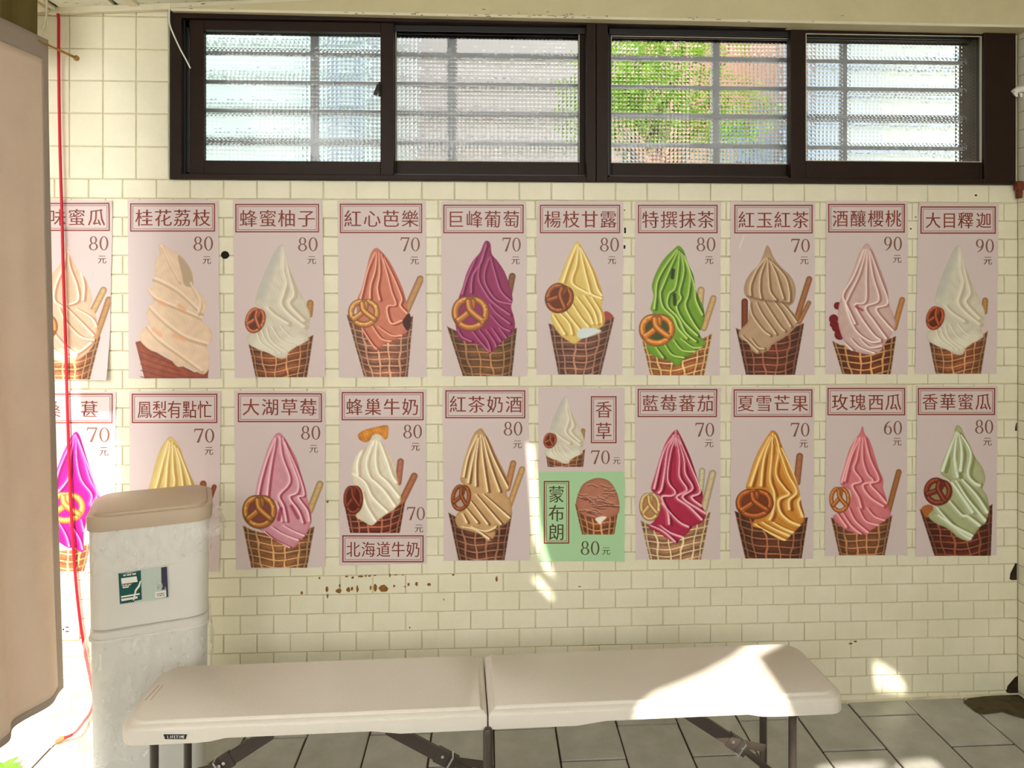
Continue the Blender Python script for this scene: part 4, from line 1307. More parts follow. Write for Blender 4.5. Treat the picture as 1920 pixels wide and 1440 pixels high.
# 16 berry tomato
p = Sheet(CI, [(112, 52), (686, 58), (685, 1222), (114, 1222)], 'poster of crimson soft serve with light waffle cone, right of the green half poster', curls=[(686, 58, .05, .008)])
title(p, (128, 69, 664, 260), '藍莓蕃茄', (214, 338, 462, 586), 166, 118, 122)
p.price('70', 518, 645, 298, 391, (610, 435))
def f(cv):
    cv.stick(564, 622, 552, 760, 40, (214, 206, 168)); cv.stick(634, 640, 575, 880, 48, (216, 194, 154))
    cv.cone((146, 960), (624, 890), (560, 1222), (210, 1222), (196, 140, 100), (236, 204, 162), rh=48, shade=.2, dip=80)
    cv.cream([(385, 345), (410, 370), (440, 430), (480, 520), (515, 620), (545, 720), (570, 790), (560, 850), (590, 920), (560, 970), (500, 1000), (470, 1040), (420, 1080), (390, 1110), (330, 1080), (270, 1040), (200, 1000), (240, 960), (270, 880), (280, 800), (220, 750), (245, 650), (290, 500), (330, 410)],
             (172, 38, 72), (234, 176, 188), (112, 6, 36), [[(375, 380), (300, 500), (240, 740)], [(378, 400), (330, 480), (310, 620), (290, 740), (270, 770)], [(385, 400), (350, 500), (330, 680), (380, 760), (360, 790), (290, 800), (330, 900), (340, 980)], [(390, 400), (410, 540), (410, 660), (460, 750), (390, 800), (470, 860), (560, 950)], [(400, 410), (440, 540), (450, 640), (500, 740), (430, 800), (540, 880), (590, 910)], [(415, 420), (490, 600), (550, 760), (490, 800), (560, 860)], [(290, 840), (400, 960), (470, 1000)], [(215, 990), (300, 1030), (380, 1100)], [(280, 990), (350, 1040), (430, 1070)]], hw=11, dw=18)
    for q in ([(372, 385), (350, 440)], [(385, 350), (385, 450)], [(400, 385), (420, 440)]): cv.stroke(q, 13, (226, 176, 184), .8, 8, smooth=False)
    cv.pretzel(212, 860, 70, 104, (216, 166, 106), hole=(180, 130, 90))
p.picture('ice_cream_print', (130, 335, 665, 1222), f)

# 17 mango
p = Sheet(CI, [(762, 58), (1322, 60), (1312, 1215), (750, 1213)], 'poster of orange mango-coloured soft serve in a dark cone, bottom row')
title(p, (776, 72, 1308, 259), '夏雪芒果', (858, 980, 1102, 1224), 166, 116, 120)
p.price('70', 1162, 1288, 298, 391, (1248, 437))
def f(cv):
    cv.stick(1222, 524, 1204, 700, 46, (178, 112, 72))
    cv.cone((782, 888), (1278, 930), (1235, 1216), (855, 1216), (112, 62, 40), (172, 108, 72), rh=50)
    cv.cream([(1035, 350), (1070, 370), (1100, 450), (1150, 560), (1190, 660), (1220, 760), (1235, 850), (1255, 940), (1220, 1000), (1160, 1060), (1120, 1095), (1040, 1060), (960, 1010), (900, 990), (940, 900), (900, 800), (860, 740), (880, 660), (920, 540), (970, 440), (1010, 380)],
             (206, 136, 50), (240, 212, 140), (140, 74, 20), [[(1020, 390), (950, 540), (890, 720)], [(1030, 400), (980, 540), (960, 720)], [(1040, 370), (1030, 540), (1020, 680), (1050, 780), (1040, 900), (1020, 950)], [(1055, 380), (1080, 480), (1060, 640), (1120, 740), (1150, 780), (1080, 820), (1090, 900), (1150, 960), (1220, 990)], [(1080, 470), (1140, 640), (1200, 760), (1150, 820), (1150, 880)], [(1100, 470), (1180, 640), (1230, 780), (1210, 840), (1240, 930)], [(920, 980), (980, 1020), (1130, 1095)], [(970, 970), (1060, 1020), (1150, 1060)], [(1040, 970), (1110, 1010), (1180, 1040)]], hw=13, dw=22)
    cv.pretzel(918, 840, 128, 104, (166, 88, 38), hole=(120, 56, 28))
p.picture('ice_cream_print', (770, 340, 1290, 1214), f)

# 18 rose watermelon
p = Sheet(CJ, [(105, 45), (650, 45), (650, 1190), (95, 1198)], 'poster of rose pink soft serve with one long wafer stick, bottom row', curls=[(650, 1190, .05, .006)])
title(p, (113, 62, 638, 248), '玫瑰西瓜', (197, 318, 440, 558), 158, 114, 120)
p.price('60', 493, 616, 285, 378, (584, 424))
def f(cv):
    cv.stick(595, 630, 525, 890, 38, (170, 108, 58))
    cv.cone((135, 932), (552, 920), (500, 1194), (195, 1194), (152, 92, 58), (196, 136, 92), rh=48)
    cv.cream([(350, 320), (365, 370), (400, 420), (430, 510), (460, 610), (490, 680), (490, 740), (510, 800), (520, 860), (540, 920), (470, 980), (400, 1030), (370, 1055), (300, 1040), (220, 1010), (150, 940), (190, 900), (260, 850), (270, 760), (200, 710), (225, 600), (260, 480), (300, 410), (330, 370)],
             (212, 122, 130), (240, 180, 182), (168, 68, 78), [[(330, 400), (270, 540), (230, 690)], [(335, 400), (310, 540), (290, 610), (340, 690), (280, 720), (320, 800), (340, 870)], [(350, 400), (350, 540), (380, 640), (420, 690), (350, 720), (400, 800), (490, 860)], [(365, 400), (400, 540), (460, 680), (400, 710), (460, 780), (510, 840)], [(310, 400), (250, 560), (210, 700)], [(170, 900), (240, 1000)], [(210, 900), (270, 990), (340, 1050)], [(255, 870), (300, 960), (390, 1040)], [(320, 870), (370, 960), (460, 990)], [(380, 870), (430, 930), (510, 960)]], hw=9)
    cv.pretzel(197, 813, 68, 95, (188, 106, 46))
p.picture('ice_cream_print', (120, 310, 630, 1192), f)

# 19 honeydew
p = Sheet(CJ, [(718, 50), (1262, 48), (1255, 1192), (708, 1202)], 'poster of pale green soft serve in a dark cone, rightmost in bottom row')
title(p, (723, 63, 1246, 246), '香華蜜瓜', (806, 926, 1045, 1164), 156, 112, 120)
p.price('80', 1110, 1232, 277, 371, (1193, 424))
def f(cv):
    cv.cone((735, 885), (1228, 840), (1216, 1196), (838, 1200), (102, 42, 28), (152, 84, 60), rh=44, dip=90)
    cv.poly([(745, 880), (790, 850), (830, 870), (790, 940)], (170, 96, 48))
    cv.cream([(985, 315), (1020, 335), (1035, 380), (1075, 450), (1110, 530), (1160, 600), (1180, 680), (1160, 740), (1190, 790), (1205, 880), (1180, 970), (1145, 1000), (1100, 1060), (1070, 1095), (1000, 1075), (920, 1010), (850, 980), (795, 930), (830, 880), (900, 820), (950, 760), (940, 690), (880, 640), (890, 560), (930, 470), (960, 390)],
             (172, 178, 136), (216, 226, 208), (104, 106, 54), [[(985, 360), (930, 500), (890, 620)], [(990, 370), (970, 520), (990, 660)], [(1000, 370), (1020, 500), (1010, 620)], [(1015, 380), (1080, 500), (1060, 640), (1100, 700), (1140, 720)], [(980, 690), (1050, 800), (1130, 900), (1180, 960)], [(950, 700), (980, 740), (1090, 900)], [(930, 820), (1020, 920), (1060, 930), (1140, 990)], [(850, 870), (900, 930), (1000, 1030), (1080, 1080)], [(860, 920), (960, 990), (1090, 1060)], [(1020, 680), (1120, 790), (1190, 900)]], hw=15, dw=28, da=.55)
    cv.pretzel(860, 760, 92, 94, (124, 52, 34), rot=20, hole=(150, 130, 90))
p.picture('ice_cream_print', (722, 305, 1245, 1196), f)

# ------------------------------------------------------------------ folding bench
BT = H - 1.06                                           # height of its top
A, B = at_z(218, 1361, BT), at_z(1590, 1302, BT)
ang = math.atan2(B.y - A.y, B.x - A.x)
BL = math.hypot(B.x - A.x, B.y - A.y)
BW = 0.298
ex, ey = Vector((math.cos(ang), math.sin(ang), 0)), Vector((-math.sin(ang), math.cos(ang), 0))
bench = empty('folding_bench', (A.x + ex.x * BL / 2, A.y + ex.y * BL / 2 + .1, fz(0)), 0)
tag(bench, 'long almond plastic folding bench with dark metal legs in front of the wall', 'bench')
def bp(s, d, z=0.0): q = A + ex * s + ey * d; return Vector((q.x, q.y, BT + z))

def half(s0, s1, round_left):
    """one half of the top; corners rounded at its outer end"""
    rr, out = .045, []
    def arc(cx, cy, a0, a1, r_, n=7):
        for k in range(n + 1):
            a = math.radians(a0 + (a1 - a0) * k / n)
            out.append((cx + r_ * math.cos(a), cy + r_ * math.sin(a)))
    rl, rg = (rr, .004) if round_left else (.004, rr)
    arc(s0 + rl, rl, 180, 270, rl)
    n0 = len(out)
    L = s1 - s0
    for k in range(1, 24): out.append((s0 + rl + (L - rl - rg) * k / 24, 0))
    arc(s1 - rg, rg, 270, 360, rg)
    arc(s1 - rg, BW - rg, 0, 90, rg)
    for k in range(1, 24): out.append((s1 - rg - (L - rl - rg) * k / 24, BW))
    arc(s0 + rl, BW - rl, 90, 180, rl)
    n = len(out)
    cx, cy = (s0 + s1) / 2, BW / 2
    def inset(i, z):
        v = []
        for x, y in out:
            v.append(bp(x + (i if x < cx else -i) * min(1, abs(x - cx) / (L / 2 - .05)), y + (i if y < cy else -i) * min(1, abs(y - cy) / (BW / 2 - .03)), z))
        return v
    def low(zd):
        v = []
        for x, y in out:
            q = (x - s0) / L if round_left else (s1 - x) / L           # 0 at the outer end
            t = min(1, max(0, (q - .235) / .05)) * min(1, max(0, (.74 - q) / .04))
            v.append(bp(x, y, zd + .009 * t))
        return v
    rings = [inset(.018, 0), inset(.016, -.0015), inset(.013, -.0065), inset(.006, -.0095), inset(.002, -.0125), inset(0, -.018), low(-.050), [bp(x + (.003 if x < cx else -.003), y + (.003 if y < cy else -.003), 0) for x, y in out]]
    rings[-1] = [Vector((p.x, p.y, q.z + .002)) for p, q in zip(rings[-1], rings[-2])]
    v, f = [], []
    for r_ in rings: v += [tuple(p) for p in r_]
    for j in range(len(rings) - 1):
        for i in range(n):
            f.append((j * n + i, j * n + (i + 1) % n, (j + 1) * n + (i + 1) % n, (j + 1) * n + i))
    c1 = len(v)
    f.append(tuple(range(n))[::-1])
    v += [(p.x, p.y, BT - .03) for p in rings[-1]]
    for i in range(n): f.append(((len(rings) - 1) * n + i, (len(rings) - 1) * n + (i + 1) % n, c1 + (i + 1) % n, c1 + i))
    f.append(tuple(range(c1, c1 + n)))
    m = MB(); m.add(v, f)
    return m.build('bench_top_half', M['bench'], bench, smooth=True)

def on_bench(px, py, d):
    """point on the vertical plane running along the bench at distance d behind its front edge"""
    r_ = ray(px, py); o = Vector((0, -D, H)); n = ey
    t = ((A + ey * d) - o).dot(n) / r_.dot(n)
    return o + r_ * t

mid = (on_bench(915, 1340, 0) - A).dot(ex)
h1 = half(0, mid - .0015, True)
h2 = half(mid + .0015, BL, False)
def leg_at(px, py, d, top=-.03, cap=False, r_=.0105):
    p = on_bench(px, py, d)
    s_ = (p - A).dot(ex)
    q = bp(s_, d)
    m = MB()
    if cap: m.tube([(q.x, q.y, BT + top + .010), (q.x, q.y, BT + top + .0075), (q.x, q.y, BT + top), (q.x, q.y, fz(q.x) + .012)], [.003, .009, r_ + .001, r_], 16)
    else: m.tube([(q.x, q.y, BT + top), (q.x, q.y, fz(q.x) + .012)], r_, 16)
    o = m.build('leg', M['leg'], bench, smooth=True)
    f = MB(); f.tube([(q.x, q.y, fz(q.x) + .001), (q.x, q.y, fz(q.x) + .022)], r_ + .002, 14); f.build('foot_cap', M['track'], o, smooth=True)
    return q
lf = leg_at(289, 1415, .035); lb = leg_at(352, 1415, .235)
rf = leg_at(1486, 1400, .035); rb = leg_at(1431, 1400, .235)
mf = leg_at(915, 1400, -.006, -.050, True, .0118); mb_ = leg_at(914, 1400, .27, -.05)
for a, b in ((lf, lb), (rf, rb), (mf, mb_)):
    for zz in (.09, ):
        m = MB(); m.tube([(a.x, a.y, fz(a.x) + zz), (b.x, b.y, fz(b.x) + zz)], .008, 12); m.build('cross_bar', M['leg'], bench, smooth=True)
    m = MB(); m.tube([(a.x, a.y + .012, BT - .055), (b.x, b.y, BT - .055)], .008, 12); m.build('cross_bar', M['leg'], bench, smooth=True)

def brace(p0, p1, pe, ring_, link_to, d=.15):
    q0, q1, q2 = on_bench(*p0, d), on_bench(*p1, d), on_bench(*pe, d)
    m = MB()
    dv = (q1 - q0).normalized()
    m.bar(q0 - dv * .06, q1, .033, .012, ey)
    m.bar(q1 - dv * .05, q1 + dv * .012, .038, .017, ey)
    o = m.build('brace', M['leg'], bench)
    t = MB(); t.tube([q1 - dv * .02, q2], .0095, 12); t.build('brace_tube', M['leg'], bench, smooth=True)
    rg = on_bench(*ring_, d - .02)
    side = dv.cross(ey).normalized()
    s = MB(); s.bar(rg - side * .021 - dv * .001, rg + side * .021, .0045, .03, ey); s.build('locking_ring', M['steel'], o)
    rv = on_bench(p1[0] + (p0[0] - p1[0]) * .22, p1[1] + (p0[1] - p1[1]) * .22, d - .009)
    s = MB(); s.tube([rv - ey * .003, rv + ey * .004], .0045, 10); s.build('rivet', M['steel'], o)
    a, b = on_bench(*link_to[0], d), on_bench(*link_to[1], d)
    m = MB(); m.bar(a, b, .019, .006, ey); m.build('link_bar', M['leg'], bench)
brace((765, 1384), (848, 1428), (925, 1468), (842, 1428), ((846, 1426), (915, 1435)))
brace((1310, 1349), (1392, 1402), (1450, 1450), (1388, 1402), ((1390, 1394), (1434, 1403)))
brace((470, 1398), (405, 1440), (352, 1478), (410, 1438), ((408, 1438), (352, 1452)))
# maker's badge on the front edge
def badge_poly(pts, off): return [tuple(on_bench(x, y, -off)) for x, y in pts]
bd = MB()
b0, b1, b2, b3 = badge_poly([(309, 1375.6), (349.5, 1375.6), (349.5, 1386.6), (309, 1386.6)], .0008)
pts = [(306, 1377), (308, 1376.2), (349, 1376.2), (351, 1377), (349.5, 1381), (348, 1386.6), (309.5, 1386.6), (308, 1381)]
v = badge_poly(pts, .0012) + badge_poly(pts, -.001)
n = len(pts)
bd.add(v, [tuple(range(n))] + [(i, (i + 1) % n, (i + 1) % n + n, i + n) for i in range(n)])
badge = bd.build('badge', M['black'], h1)
v, f = [], []
for k, ch in enumerate('LIFETIME'):
    gv, gf = glyph(ch)
    n = len(v)
    x0_ = 313.5 + k * 4.15 + (1.1 if ch == 'I' else 0)
    for dx in (-.25, .25):
        n = len(v)
        v += [tuple(on_bench(x0_ + dx + x * 6.6, 1384.6 - y * 8.2, -(-.0018) if False else -.0018)) for x, y in gv]
        f += [tuple(i + n for i in q) for q in gf]
me = bpy.data.meshes.new('badge_lettering'); me.from_pydata(v, [], f)
link('badge_lettering', me, M['white'], h1)
v = badge_poly([(305, 1375.6), (352, 1375.6), (352, 1376.6), (305, 1376.6), (308, 1386.2), (349.5, 1386.2), (349.5, 1387.2), (308, 1387.2)], .0015)
me = bpy.data.meshes.new('badge_border'); me.from_pydata(v, [], [(0, 1, 2, 3), (4, 5, 6, 7)])
link('badge_border', me, M['white'], h1)
# faint brown scrape on the seat
sc_ = MB()
for (a, b, w) in (((298, 1285), (272, 1313), .0016), ((306, 1284), (282, 1313), .0012)):
    sc_.bar(at_z(*a, BT + .0002), at_z(*b, BT + .0002), w, .0003, (0, 0, 1))
sc_.build('scrape', mat('reddish_scrape', rgb(168, 128, 108), rough=.7), h1)

# ------------------------------------------------------------------ two-tier bin
ZL = 2.12
q0, q1 = at_depth(163, 1000, ZL), at_depth(369, 977, ZL * 460 / 437)
bdir = Vector((q1.x - q0.x, q1.y - q0.y, 0)).normalized()
bnor = Vector((-bdir.y, bdir.x, 0))                      # away from the camera
LIDZ = H - 460 / F * ZL
W_, DP = (q1 - q0).length + .035, .245
def bn(s, d, z): return Vector((q0.x + bdir.x * s + bnor.x * d, q0.y + bdir.y * s + bnor.y * d, z))
def rrect(x0, x1, y0, y1, r_, n=6, wide=None):
    o = []
    for cx, cy, a0 in ((x0 + r_, y0 + r_, 180), (x1 - r_, y0 + r_, 270), (x1 - r_, y1 - r_, 0), (x0 + r_, y1 - r_, 90)):
        for k in range(n + 1):
            a = math.radians(a0 + 90 * k / n)
            o.append((cx + r_ * math.cos(a), cy + r_ * math.sin(a)))
    return o
def loft(name, secs, m, parent, cap=True):
    """secs: list of (outline, z or list of z)"""
    v, f = [], []
    n = len(secs[0][0])
    for o, z in secs:
        for i, (x, y) in enumerate(o): v.append(tuple(bn(x, y, z[i] if isinstance(z, (list, tuple)) else z)))
    for j in range(len(secs) - 1):
        for i in range(n): f.append((j * n + i, j * n + (i + 1) % n, (j + 1) * n + (i + 1) % n, (j + 1) * n + i))
    if cap:
        f.append(tuple(range(n))); f.append(tuple(range((len(secs) - 1) * n, len(secs) * n)))
    m_ = MB(); m_.add(v, f)
    return m_.build(name, m, parent, smooth=True)
binr = empty('rubbish_bin', tuple(bn(W_ / 2, DP / 2, fz(-1.0))))
tag(binr, 'tall light grey two-tier rubbish bin with a taupe lid left of the bench', 'rubbish bin')
SEAM = H - (1191 - CY) / F * ZL
zf = fz(bn(W_ / 2, 0, 0).x) + .002
def body(i): return rrect(i, W_ - i, i, DP - i, .045)
up_ = loft('upper_body', [(body(.006), SEAM + .002), (body(.003), SEAM + .006), (body(.003), SEAM + .02), (body(0), LIDZ - .01), (body(0), LIDZ + .004)], M['bin'], binr)
loft('lower_body', [(body(.018), zf), (body(.012), zf + .02), (body(.004), SEAM - .03), (body(.002), SEAM - .026), (body(.002), SEAM - .004), (body(.006), SEAM - .001)], M['bin'], binr)
loft('drawer_rim', [(body(.003), SEAM - .032), (body(-.001), SEAM - .030), (body(-.001), SEAM - .024), (body(.003), SEAM - .022)], M['bin'], binr)
LH = 28 / F * ZL
loft('lid', [(rrect(-.006, W_ + .008, -.006, DP + .02, .05), LIDZ), (rrect(-.008, W_ + .010, -.008, DP + .02, .05), LIDZ + LH * .8), (rrect(-.005, W_ + .007, -.005, DP + .018, .048), LIDZ + LH * .95),
             (rrect(.001, W_, .001, DP + .012, .045), LIDZ + LH), (rrect(.008, W_ - .006, .008, DP + .006, .042), LIDZ + LH - .001), (rrect(.010, W_ - .008, .010, DP + .004, .042), LIDZ + LH + .005), (rrect(.014, W_ - .012, .014, DP, .04), LIDZ + LH + .007)], M['lid'], binr)
# wheels-like feet
for s_, d_ in ((.04, .04), (W_ - .04, .04)):
    m = MB(); p_ = bn(s_, d_, 0); m.tube([(p_.x, p_.y, fz(p_.x) + .0005), (p_.x, p_.y, zf + .004)], .014, 12); m.build('foot', M['track'], binr)

# label stuck on the upper front
def on_bin(px, py, off=.0):
    r_ = ray(px, py); o = Vector((0, -D, H))
    t = ((q0 - bnor * off) - o).dot(bnor) / r_.dot(bnor)
    return o + r_ * t
def decal(name, quads, m, parent, off):
    v, f = [], []
    for q in quads:
        n = len(v); v += [tuple(on_bin(x, y, off)) for x, y in q] + [tuple(on_bin(x, y, off - .0006)) for x, y in q]
        k = len(q)
        f.append(tuple(n + i for i in range(k)))
        f += [(n + i, n + (i + 1) % k, n + (i + 1) % k + k, n + i + k) for i in range(k)]
    me = bpy.data.meshes.new(name); me.from_pydata(v, [], f)
    return link(name, me, m, parent)
lb_ = decal('label', [[(221, 1074), (315, 1062), (317, 1121), (224, 1134)]], M['palegreen'], up_, .0012)
decal('green_panel', [[(222, 1075), (264, 1069.5), (266, 1124), (225, 1132.5)]], M['green'], up_, .0018)
decal('dark_panel', [[(302, 1064), (313, 1062.5), (315.5, 1119), (312, 1120), (311, 1105), (303, 1106)]], M['navy'], up_, .0018)
decal('white_panel', [[(227, 1084.5), (256, 1080.5), (258, 1091), (228, 1095)], [(228, 1096), (248, 1094), (240, 1102), (230, 1103)], [(291, 1110), (311.5, 1107), (312, 1118), (291, 1121)],
                      [(227, 1118), (262, 1112), (262, 1115), (227, 1121)], [(227, 1123), (258, 1118), (258, 1122), (228, 1127.5)], [(231, 1078.5), (236, 1077.7), (236, 1079.7), (231, 1080.5)], [(238, 1077.5), (246, 1076.3), (246, 1078.3), (238, 1079.5)], [(248, 1075.5), (255, 1074.5), (255, 1077), (248, 1078)],
                      [(262, 1090), (265, 1088), (262, 1100), (256, 1108), (252, 1125), (249, 1126), (253, 1106), (259, 1098)]], M['white'], up_, .0024)['kind'] = 'stuff'
rr_ = random.Random(8)
qs = []
for row, (xa_, ya_, xb_) in enumerate(((229, 1096.5, 256), (229, 1099.5, 250), (294, 1113, 308), (294, 1116.5, 306), (229, 1130, 252))):
    x = xa_
    while x < xb_:
        w_ = rr_.uniform(1.2, 3.0)
        y = ya_ - (x - xa_) * .13
        qs.append([(x, y), (x + w_, y - .2), (x + w_, y + 1.6), (x, y + 1.8)])
        x += w_ + 1.1
decal('label_print', qs, M['black'], up_, .0030)['kind'] = 'stuff'
v, f = [], []
gv, gf = glyph('0')
for dx in (-1, -.5, 0, .5, 1):
    n = len(v)
    v += [tuple(on_bin(293.5 + dx * .6 + x * 24, 1106 - y * 21, .0036)) for x, y in gv]; f += [tuple(i + n for i in q) for q in gf]
gv, gf = glyph('L')
n = len(v); v += [tuple(on_bin(308.5 + x * 8, 1104.5 - y * 7, .0036)) for x, y in gv]; f += [tuple(i + n for i in q) for q in gf]
me = bpy.data.meshes.new('label_number'); me.from_pydata(v, [], f); link('label_number', me, M['white'], up_)

def bag(name, zt_, zb_fn, off0, off1, amp, seed, bulge=None, wrap=(0.0, 1.0), rows=26):
    o = rrect(-.002, W_ + .002, -.002, DP, .05, 10)
    # resample outline evenly
    P = np.array(o + o[:1]); L = np.r_[0, np.cumsum(np.hypot(*np.diff(P, axis=0).T))]
    N = 190
    q = np.linspace(wrap[0], wrap[1], N) * L[-1]
    xs, ys = np.interp(q, L, P[:, 0]), np.interp(q, L, P[:, 1])
    cx, cy = W_ / 2, DP / 2
    v = []
    for j in range(rows + 1):
        t = j / rows
        for i in range(N):
            a = q[i] / L[-1]
            dx, dy = xs[i] - cx, ys[i] - cy
            l = math.hypot(dx, dy)
            w = (math.sin(a * 97 + 5 * t + seed) * .4 + math.sin(a * 41 - 9 * t + 2 * seed) * .5 + math.sin(a * 173 + 14 * t) * .25 + math.sin(t * 19 + a * 60 + seed) * .35)
            e = off0 + (off1 - off0) * t + amp * (w + .9) * (.25 + .75 * math.sin(math.pi * min(1, t * 1.1 + .05)))
            if bulge: e += bulge(xs[i], ys[i], t)
            e = max(.0022, e)
            zz = zt_ + (zb_fn(xs[i], ys[i], a) - zt_) * t
            v.append(tuple(bn(xs[i] + dx / l * e, ys[i] + dy / l * e, zz)))
    f = [(j * N + i, j * N + i + 1, (j + 1) * N + i + 1, (j + 1) * N + i) for j in range(rows) for i in range(N - 1)]
    me = bpy.data.meshes.new(name); me.from_pydata(v, [], f)
    for p_ in me.polygons: p_.use_smooth = True
    return me
zu = lambda x, y, a: LIDZ - (.105 if y < .1 else .11) - .018 * math.sin(x * 9 + 1) - .008 * math.sin(a * 60)
me = bag('upper_bag_liner', LIDZ + .001, zu, .001, .004, .0035, 1.0, lambda x, y, t: (.040 * math.sin(math.pi * min(1, t * 1.25 + .02)) ** 2 * max(0, min(1, (x - W_ + .05) / .05)) if t < .8 else .0))
link('bag_liner', me, M['bag'], binr)
zl_ = lambda x, y, a: SEAM - .30 - .09 * math.sin(max(0, x) * 5 + 1.6) - .015 * math.sin(a * 50)
me = bag('lower_bag_liner', SEAM - .026, zl_, .001, .004, .006, 3.3, lambda x, y, t: .042 * math.sin(math.pi * t) ** 1.2 * max(0, min(1, (.06 - x) / .06)), rows=34)
link('bag_liner', me, M['bag'], binr)

# ------------------------------------------------------------------ socket on the wall
p1, p2 = at_y(88, 1158, -.006), at_y(150, 1199, -.006)
so = empty('wall_socket', ((p1.x + p2.x) / 2, -.005, (p1.z + p2.z) / 2))
tag(so, 'ivory electrical socket plate low on the wall between curtain and bin', 'socket')
m = MB(); m.box(p1.x, p2.x, -.0115, -.0046, p2.z, p1.z, .003); m.build('plate', M['plate'], so, smooth=False)
p3, p4 = at_y(110, 1171, -.013), at_y(133, 1190, -.013)
m = MB(); m.box(p3.x, p4.x, -.0135, -.0105, p4.z, p3.z, .001); ins = m.build('insert', M['ivory'], so)
m = MB()
for (x, y, w, hh) in ((119, 1180, 3, 3), (126, 1176, 6, 1.8), (126, 1184, 6, 1.8)):
    c = at_y(x, y, -.0137); m.box(c.x - w / 1060, c.x + w / 1060, -.0141, -.013, c.z - hh / 1060, c.z + hh / 1060)
m.build('slot', M['dark'], ins)

# ------------------------------------------------------------------ curtain, cords, hook at the left
CZ = 2.2
ct, cb = at_depth(90, 75, CZ), at_depth(119, 1290, CZ)
top0 = Vector((ct.x, ct.y, ct.z)); 
NC, NR = 200, 90
LC = 1.25
def curtain_pt(s, t):
    """s 0 at the edge next to the wall, growing towards the camera; t 0 top, 1 hem"""
    x = ct.x + (cb.x - ct.x) * t ** 1.4
    y = ct.y - s * LC
    zt_ = ct.z - .015 * math.sin(min(1, s * 1.6) * math.pi)
    zh = cb.z - .02 * s - .035 * (1 - (1 - min(1, s * 3)) ** 2) + .06 * min(1, s * 3)
    fold = (math.sin(s * 26 + 1.2 * math.sin(t * 3)) * .011 + math.sin(s * 47 + 2 + 2 * t) * .006 + math.sin(s * 83 - 3 * t) * .002) * (.12 + .88 * t ** 1.2) * min(1, s * 9 + .15)
    diag = .008 * math.sin(s * 34 + t * 13) * t * min(1, s * 8)
    return (x + fold + diag - .02 * s * t, y, zt_ + (zh - zt_) * t)
v = [curtain_pt(i / NC, j / NR) for j in range(NR + 1) for i in range(NC + 1)]
band = 2
fm = [(j * (NC + 1) + i, j * (NC + 1) + i + 1, (j + 1) * (NC + 1) + i + 1, (j + 1) * (NC + 1) + i) for j in range(NR) for i in range(NC) if i >= 5 and j < NR - 1 and j >= 3]
fh = [(j * (NC + 1) + i, j * (NC + 1) + i + 1, (j + 1) * (NC + 1) + i + 1, (j + 1) * (NC + 1) + i) for j in range(NR) for i in range(NC) if not (i >= 5 and j < NR - 1 and j >= 3)]
cr = empty('curtain', (cb.x, ct.y - .4, cb.z))
tag(cr, 'pale peach cloth curtain hanging at the far left of the wall', 'curtain')
for nm, ff, mm in (('cloth', fm, M['cloth']), ('border', fh, M['hem'])):
    used = sorted({i for q in ff for i in q}); mp_ = {a: b for b, a in enumerate(used)}
    me = bpy.data.meshes.new(nm); me.from_pydata([v[i] for i in used], [], [tuple(mp_[i] for i in q) for q in ff])
    for p_ in me.polygons: p_.use_smooth = True
    o = link(nm, me, mm, cr)
    sol = o.modifiers.new('thick', 'SOLIDIFY'); sol.thickness = .0012 if nm == 'cloth' else .003
# strings that tie its corner up
strg = empty('tie_string', (ct.x, ct.y, ct.z))
tag(strg, 'thin pale string tying the curtain corner to the ceiling', 'string')
k = at_depth(87, 28, CZ)
topz = Vector((k.x + .004, k.y, CEIL + .004))
m = MB(); m.tube([topz, k, at_depth(84, 60, CZ), ct + Vector((-.010, 0, -.01))], .0026, 6); m.build('strand', M['string'], strg)
m = MB(); m.tube([k, at_depth(91, 60, CZ), ct + Vector((.004, 0, -.015))], .0026, 6); m.build('strand', M['string'], strg)
m = MB(); m.tube([k, at_depth(84, 42, CZ - .01), at_depth(80, 55, CZ - .01)], [.0026, .003, .0036], 6); m.build('loose_end', M['string'], strg)

# wooden peg
a_, b_ = at_depth(96, 87, CZ + .0), at_depth(143, 109, CZ + .10)
a2 = a_ - (b_ - a_).normalized() * .05
pg = empty('wooden_peg', tuple(b_))
tag(pg, 'short yellow brown wooden peg with a round knob crossing the red cord', 'peg')
m = MB(); m.tube([a2, a_, b_], [.0028, .0030, .0042], 12); m.build('shaft', M['wood'], pg, smooth=True)
bm = bmesh.new(); bmesh.ops.create_uvsphere(bm, u_segments=16, v_segments=10, radius=.0088, matrix=Matrix.Translation(b_))
me = bpy.data.meshes.new('knob'); bm.to_mesh(me); bm.free()
for p_ in me.polygons: p_.use_smooth = True
link('knob', me, M['wood'], pg)

# red cord
pts = [(104, 19), (108, 24), (110, 40), (110, 100), (111, 200), (113, 300), (116, 400), (119, 520), (123, 640), (126, 760), (129, 850), (133, 950), (139, 1050), (144, 1110), (151, 1170), (160, 1225), (170, 1275), (176, 1310), (170, 1335), (158, 1352), (146, 1368), (134, 1378), (122, 1383)]
cp = []
for i, (x, y) in enumerate(pts):
    yy = -.022 if y < 1340 else -.022 - (y - 1340) * .0006
    p_ = at_y(x, y, yy)
    cp.append(p_)
cp[-1].z = max(cp[-1].z, fz(cp[-1].x) + .006)
sp_ = [Vector(p_) for p_ in spline([tuple(p_) for p_ in cp], False, 4)]
cd = empty('red_cord', tuple(cp[-1]))
tag(cd, 'long red cord hanging down the wall from ceiling to floor', 'cord')
m = MB(); m.tube(sp_, .0048, 10); m.build('cord', M['red'], cd, smooth=True)
e0 = cp[-1]
m = MB()
e1_ = at_z(107, 1391, fz(-1.5) + .008)
m.tube([e0, e0.lerp(e1_, .5) + Vector((0, 0, .002)), e1_], [.006, .0095, .008], 10); m.build('frayed_end', M['frayed'], cd, smooth=True)
m = MB()
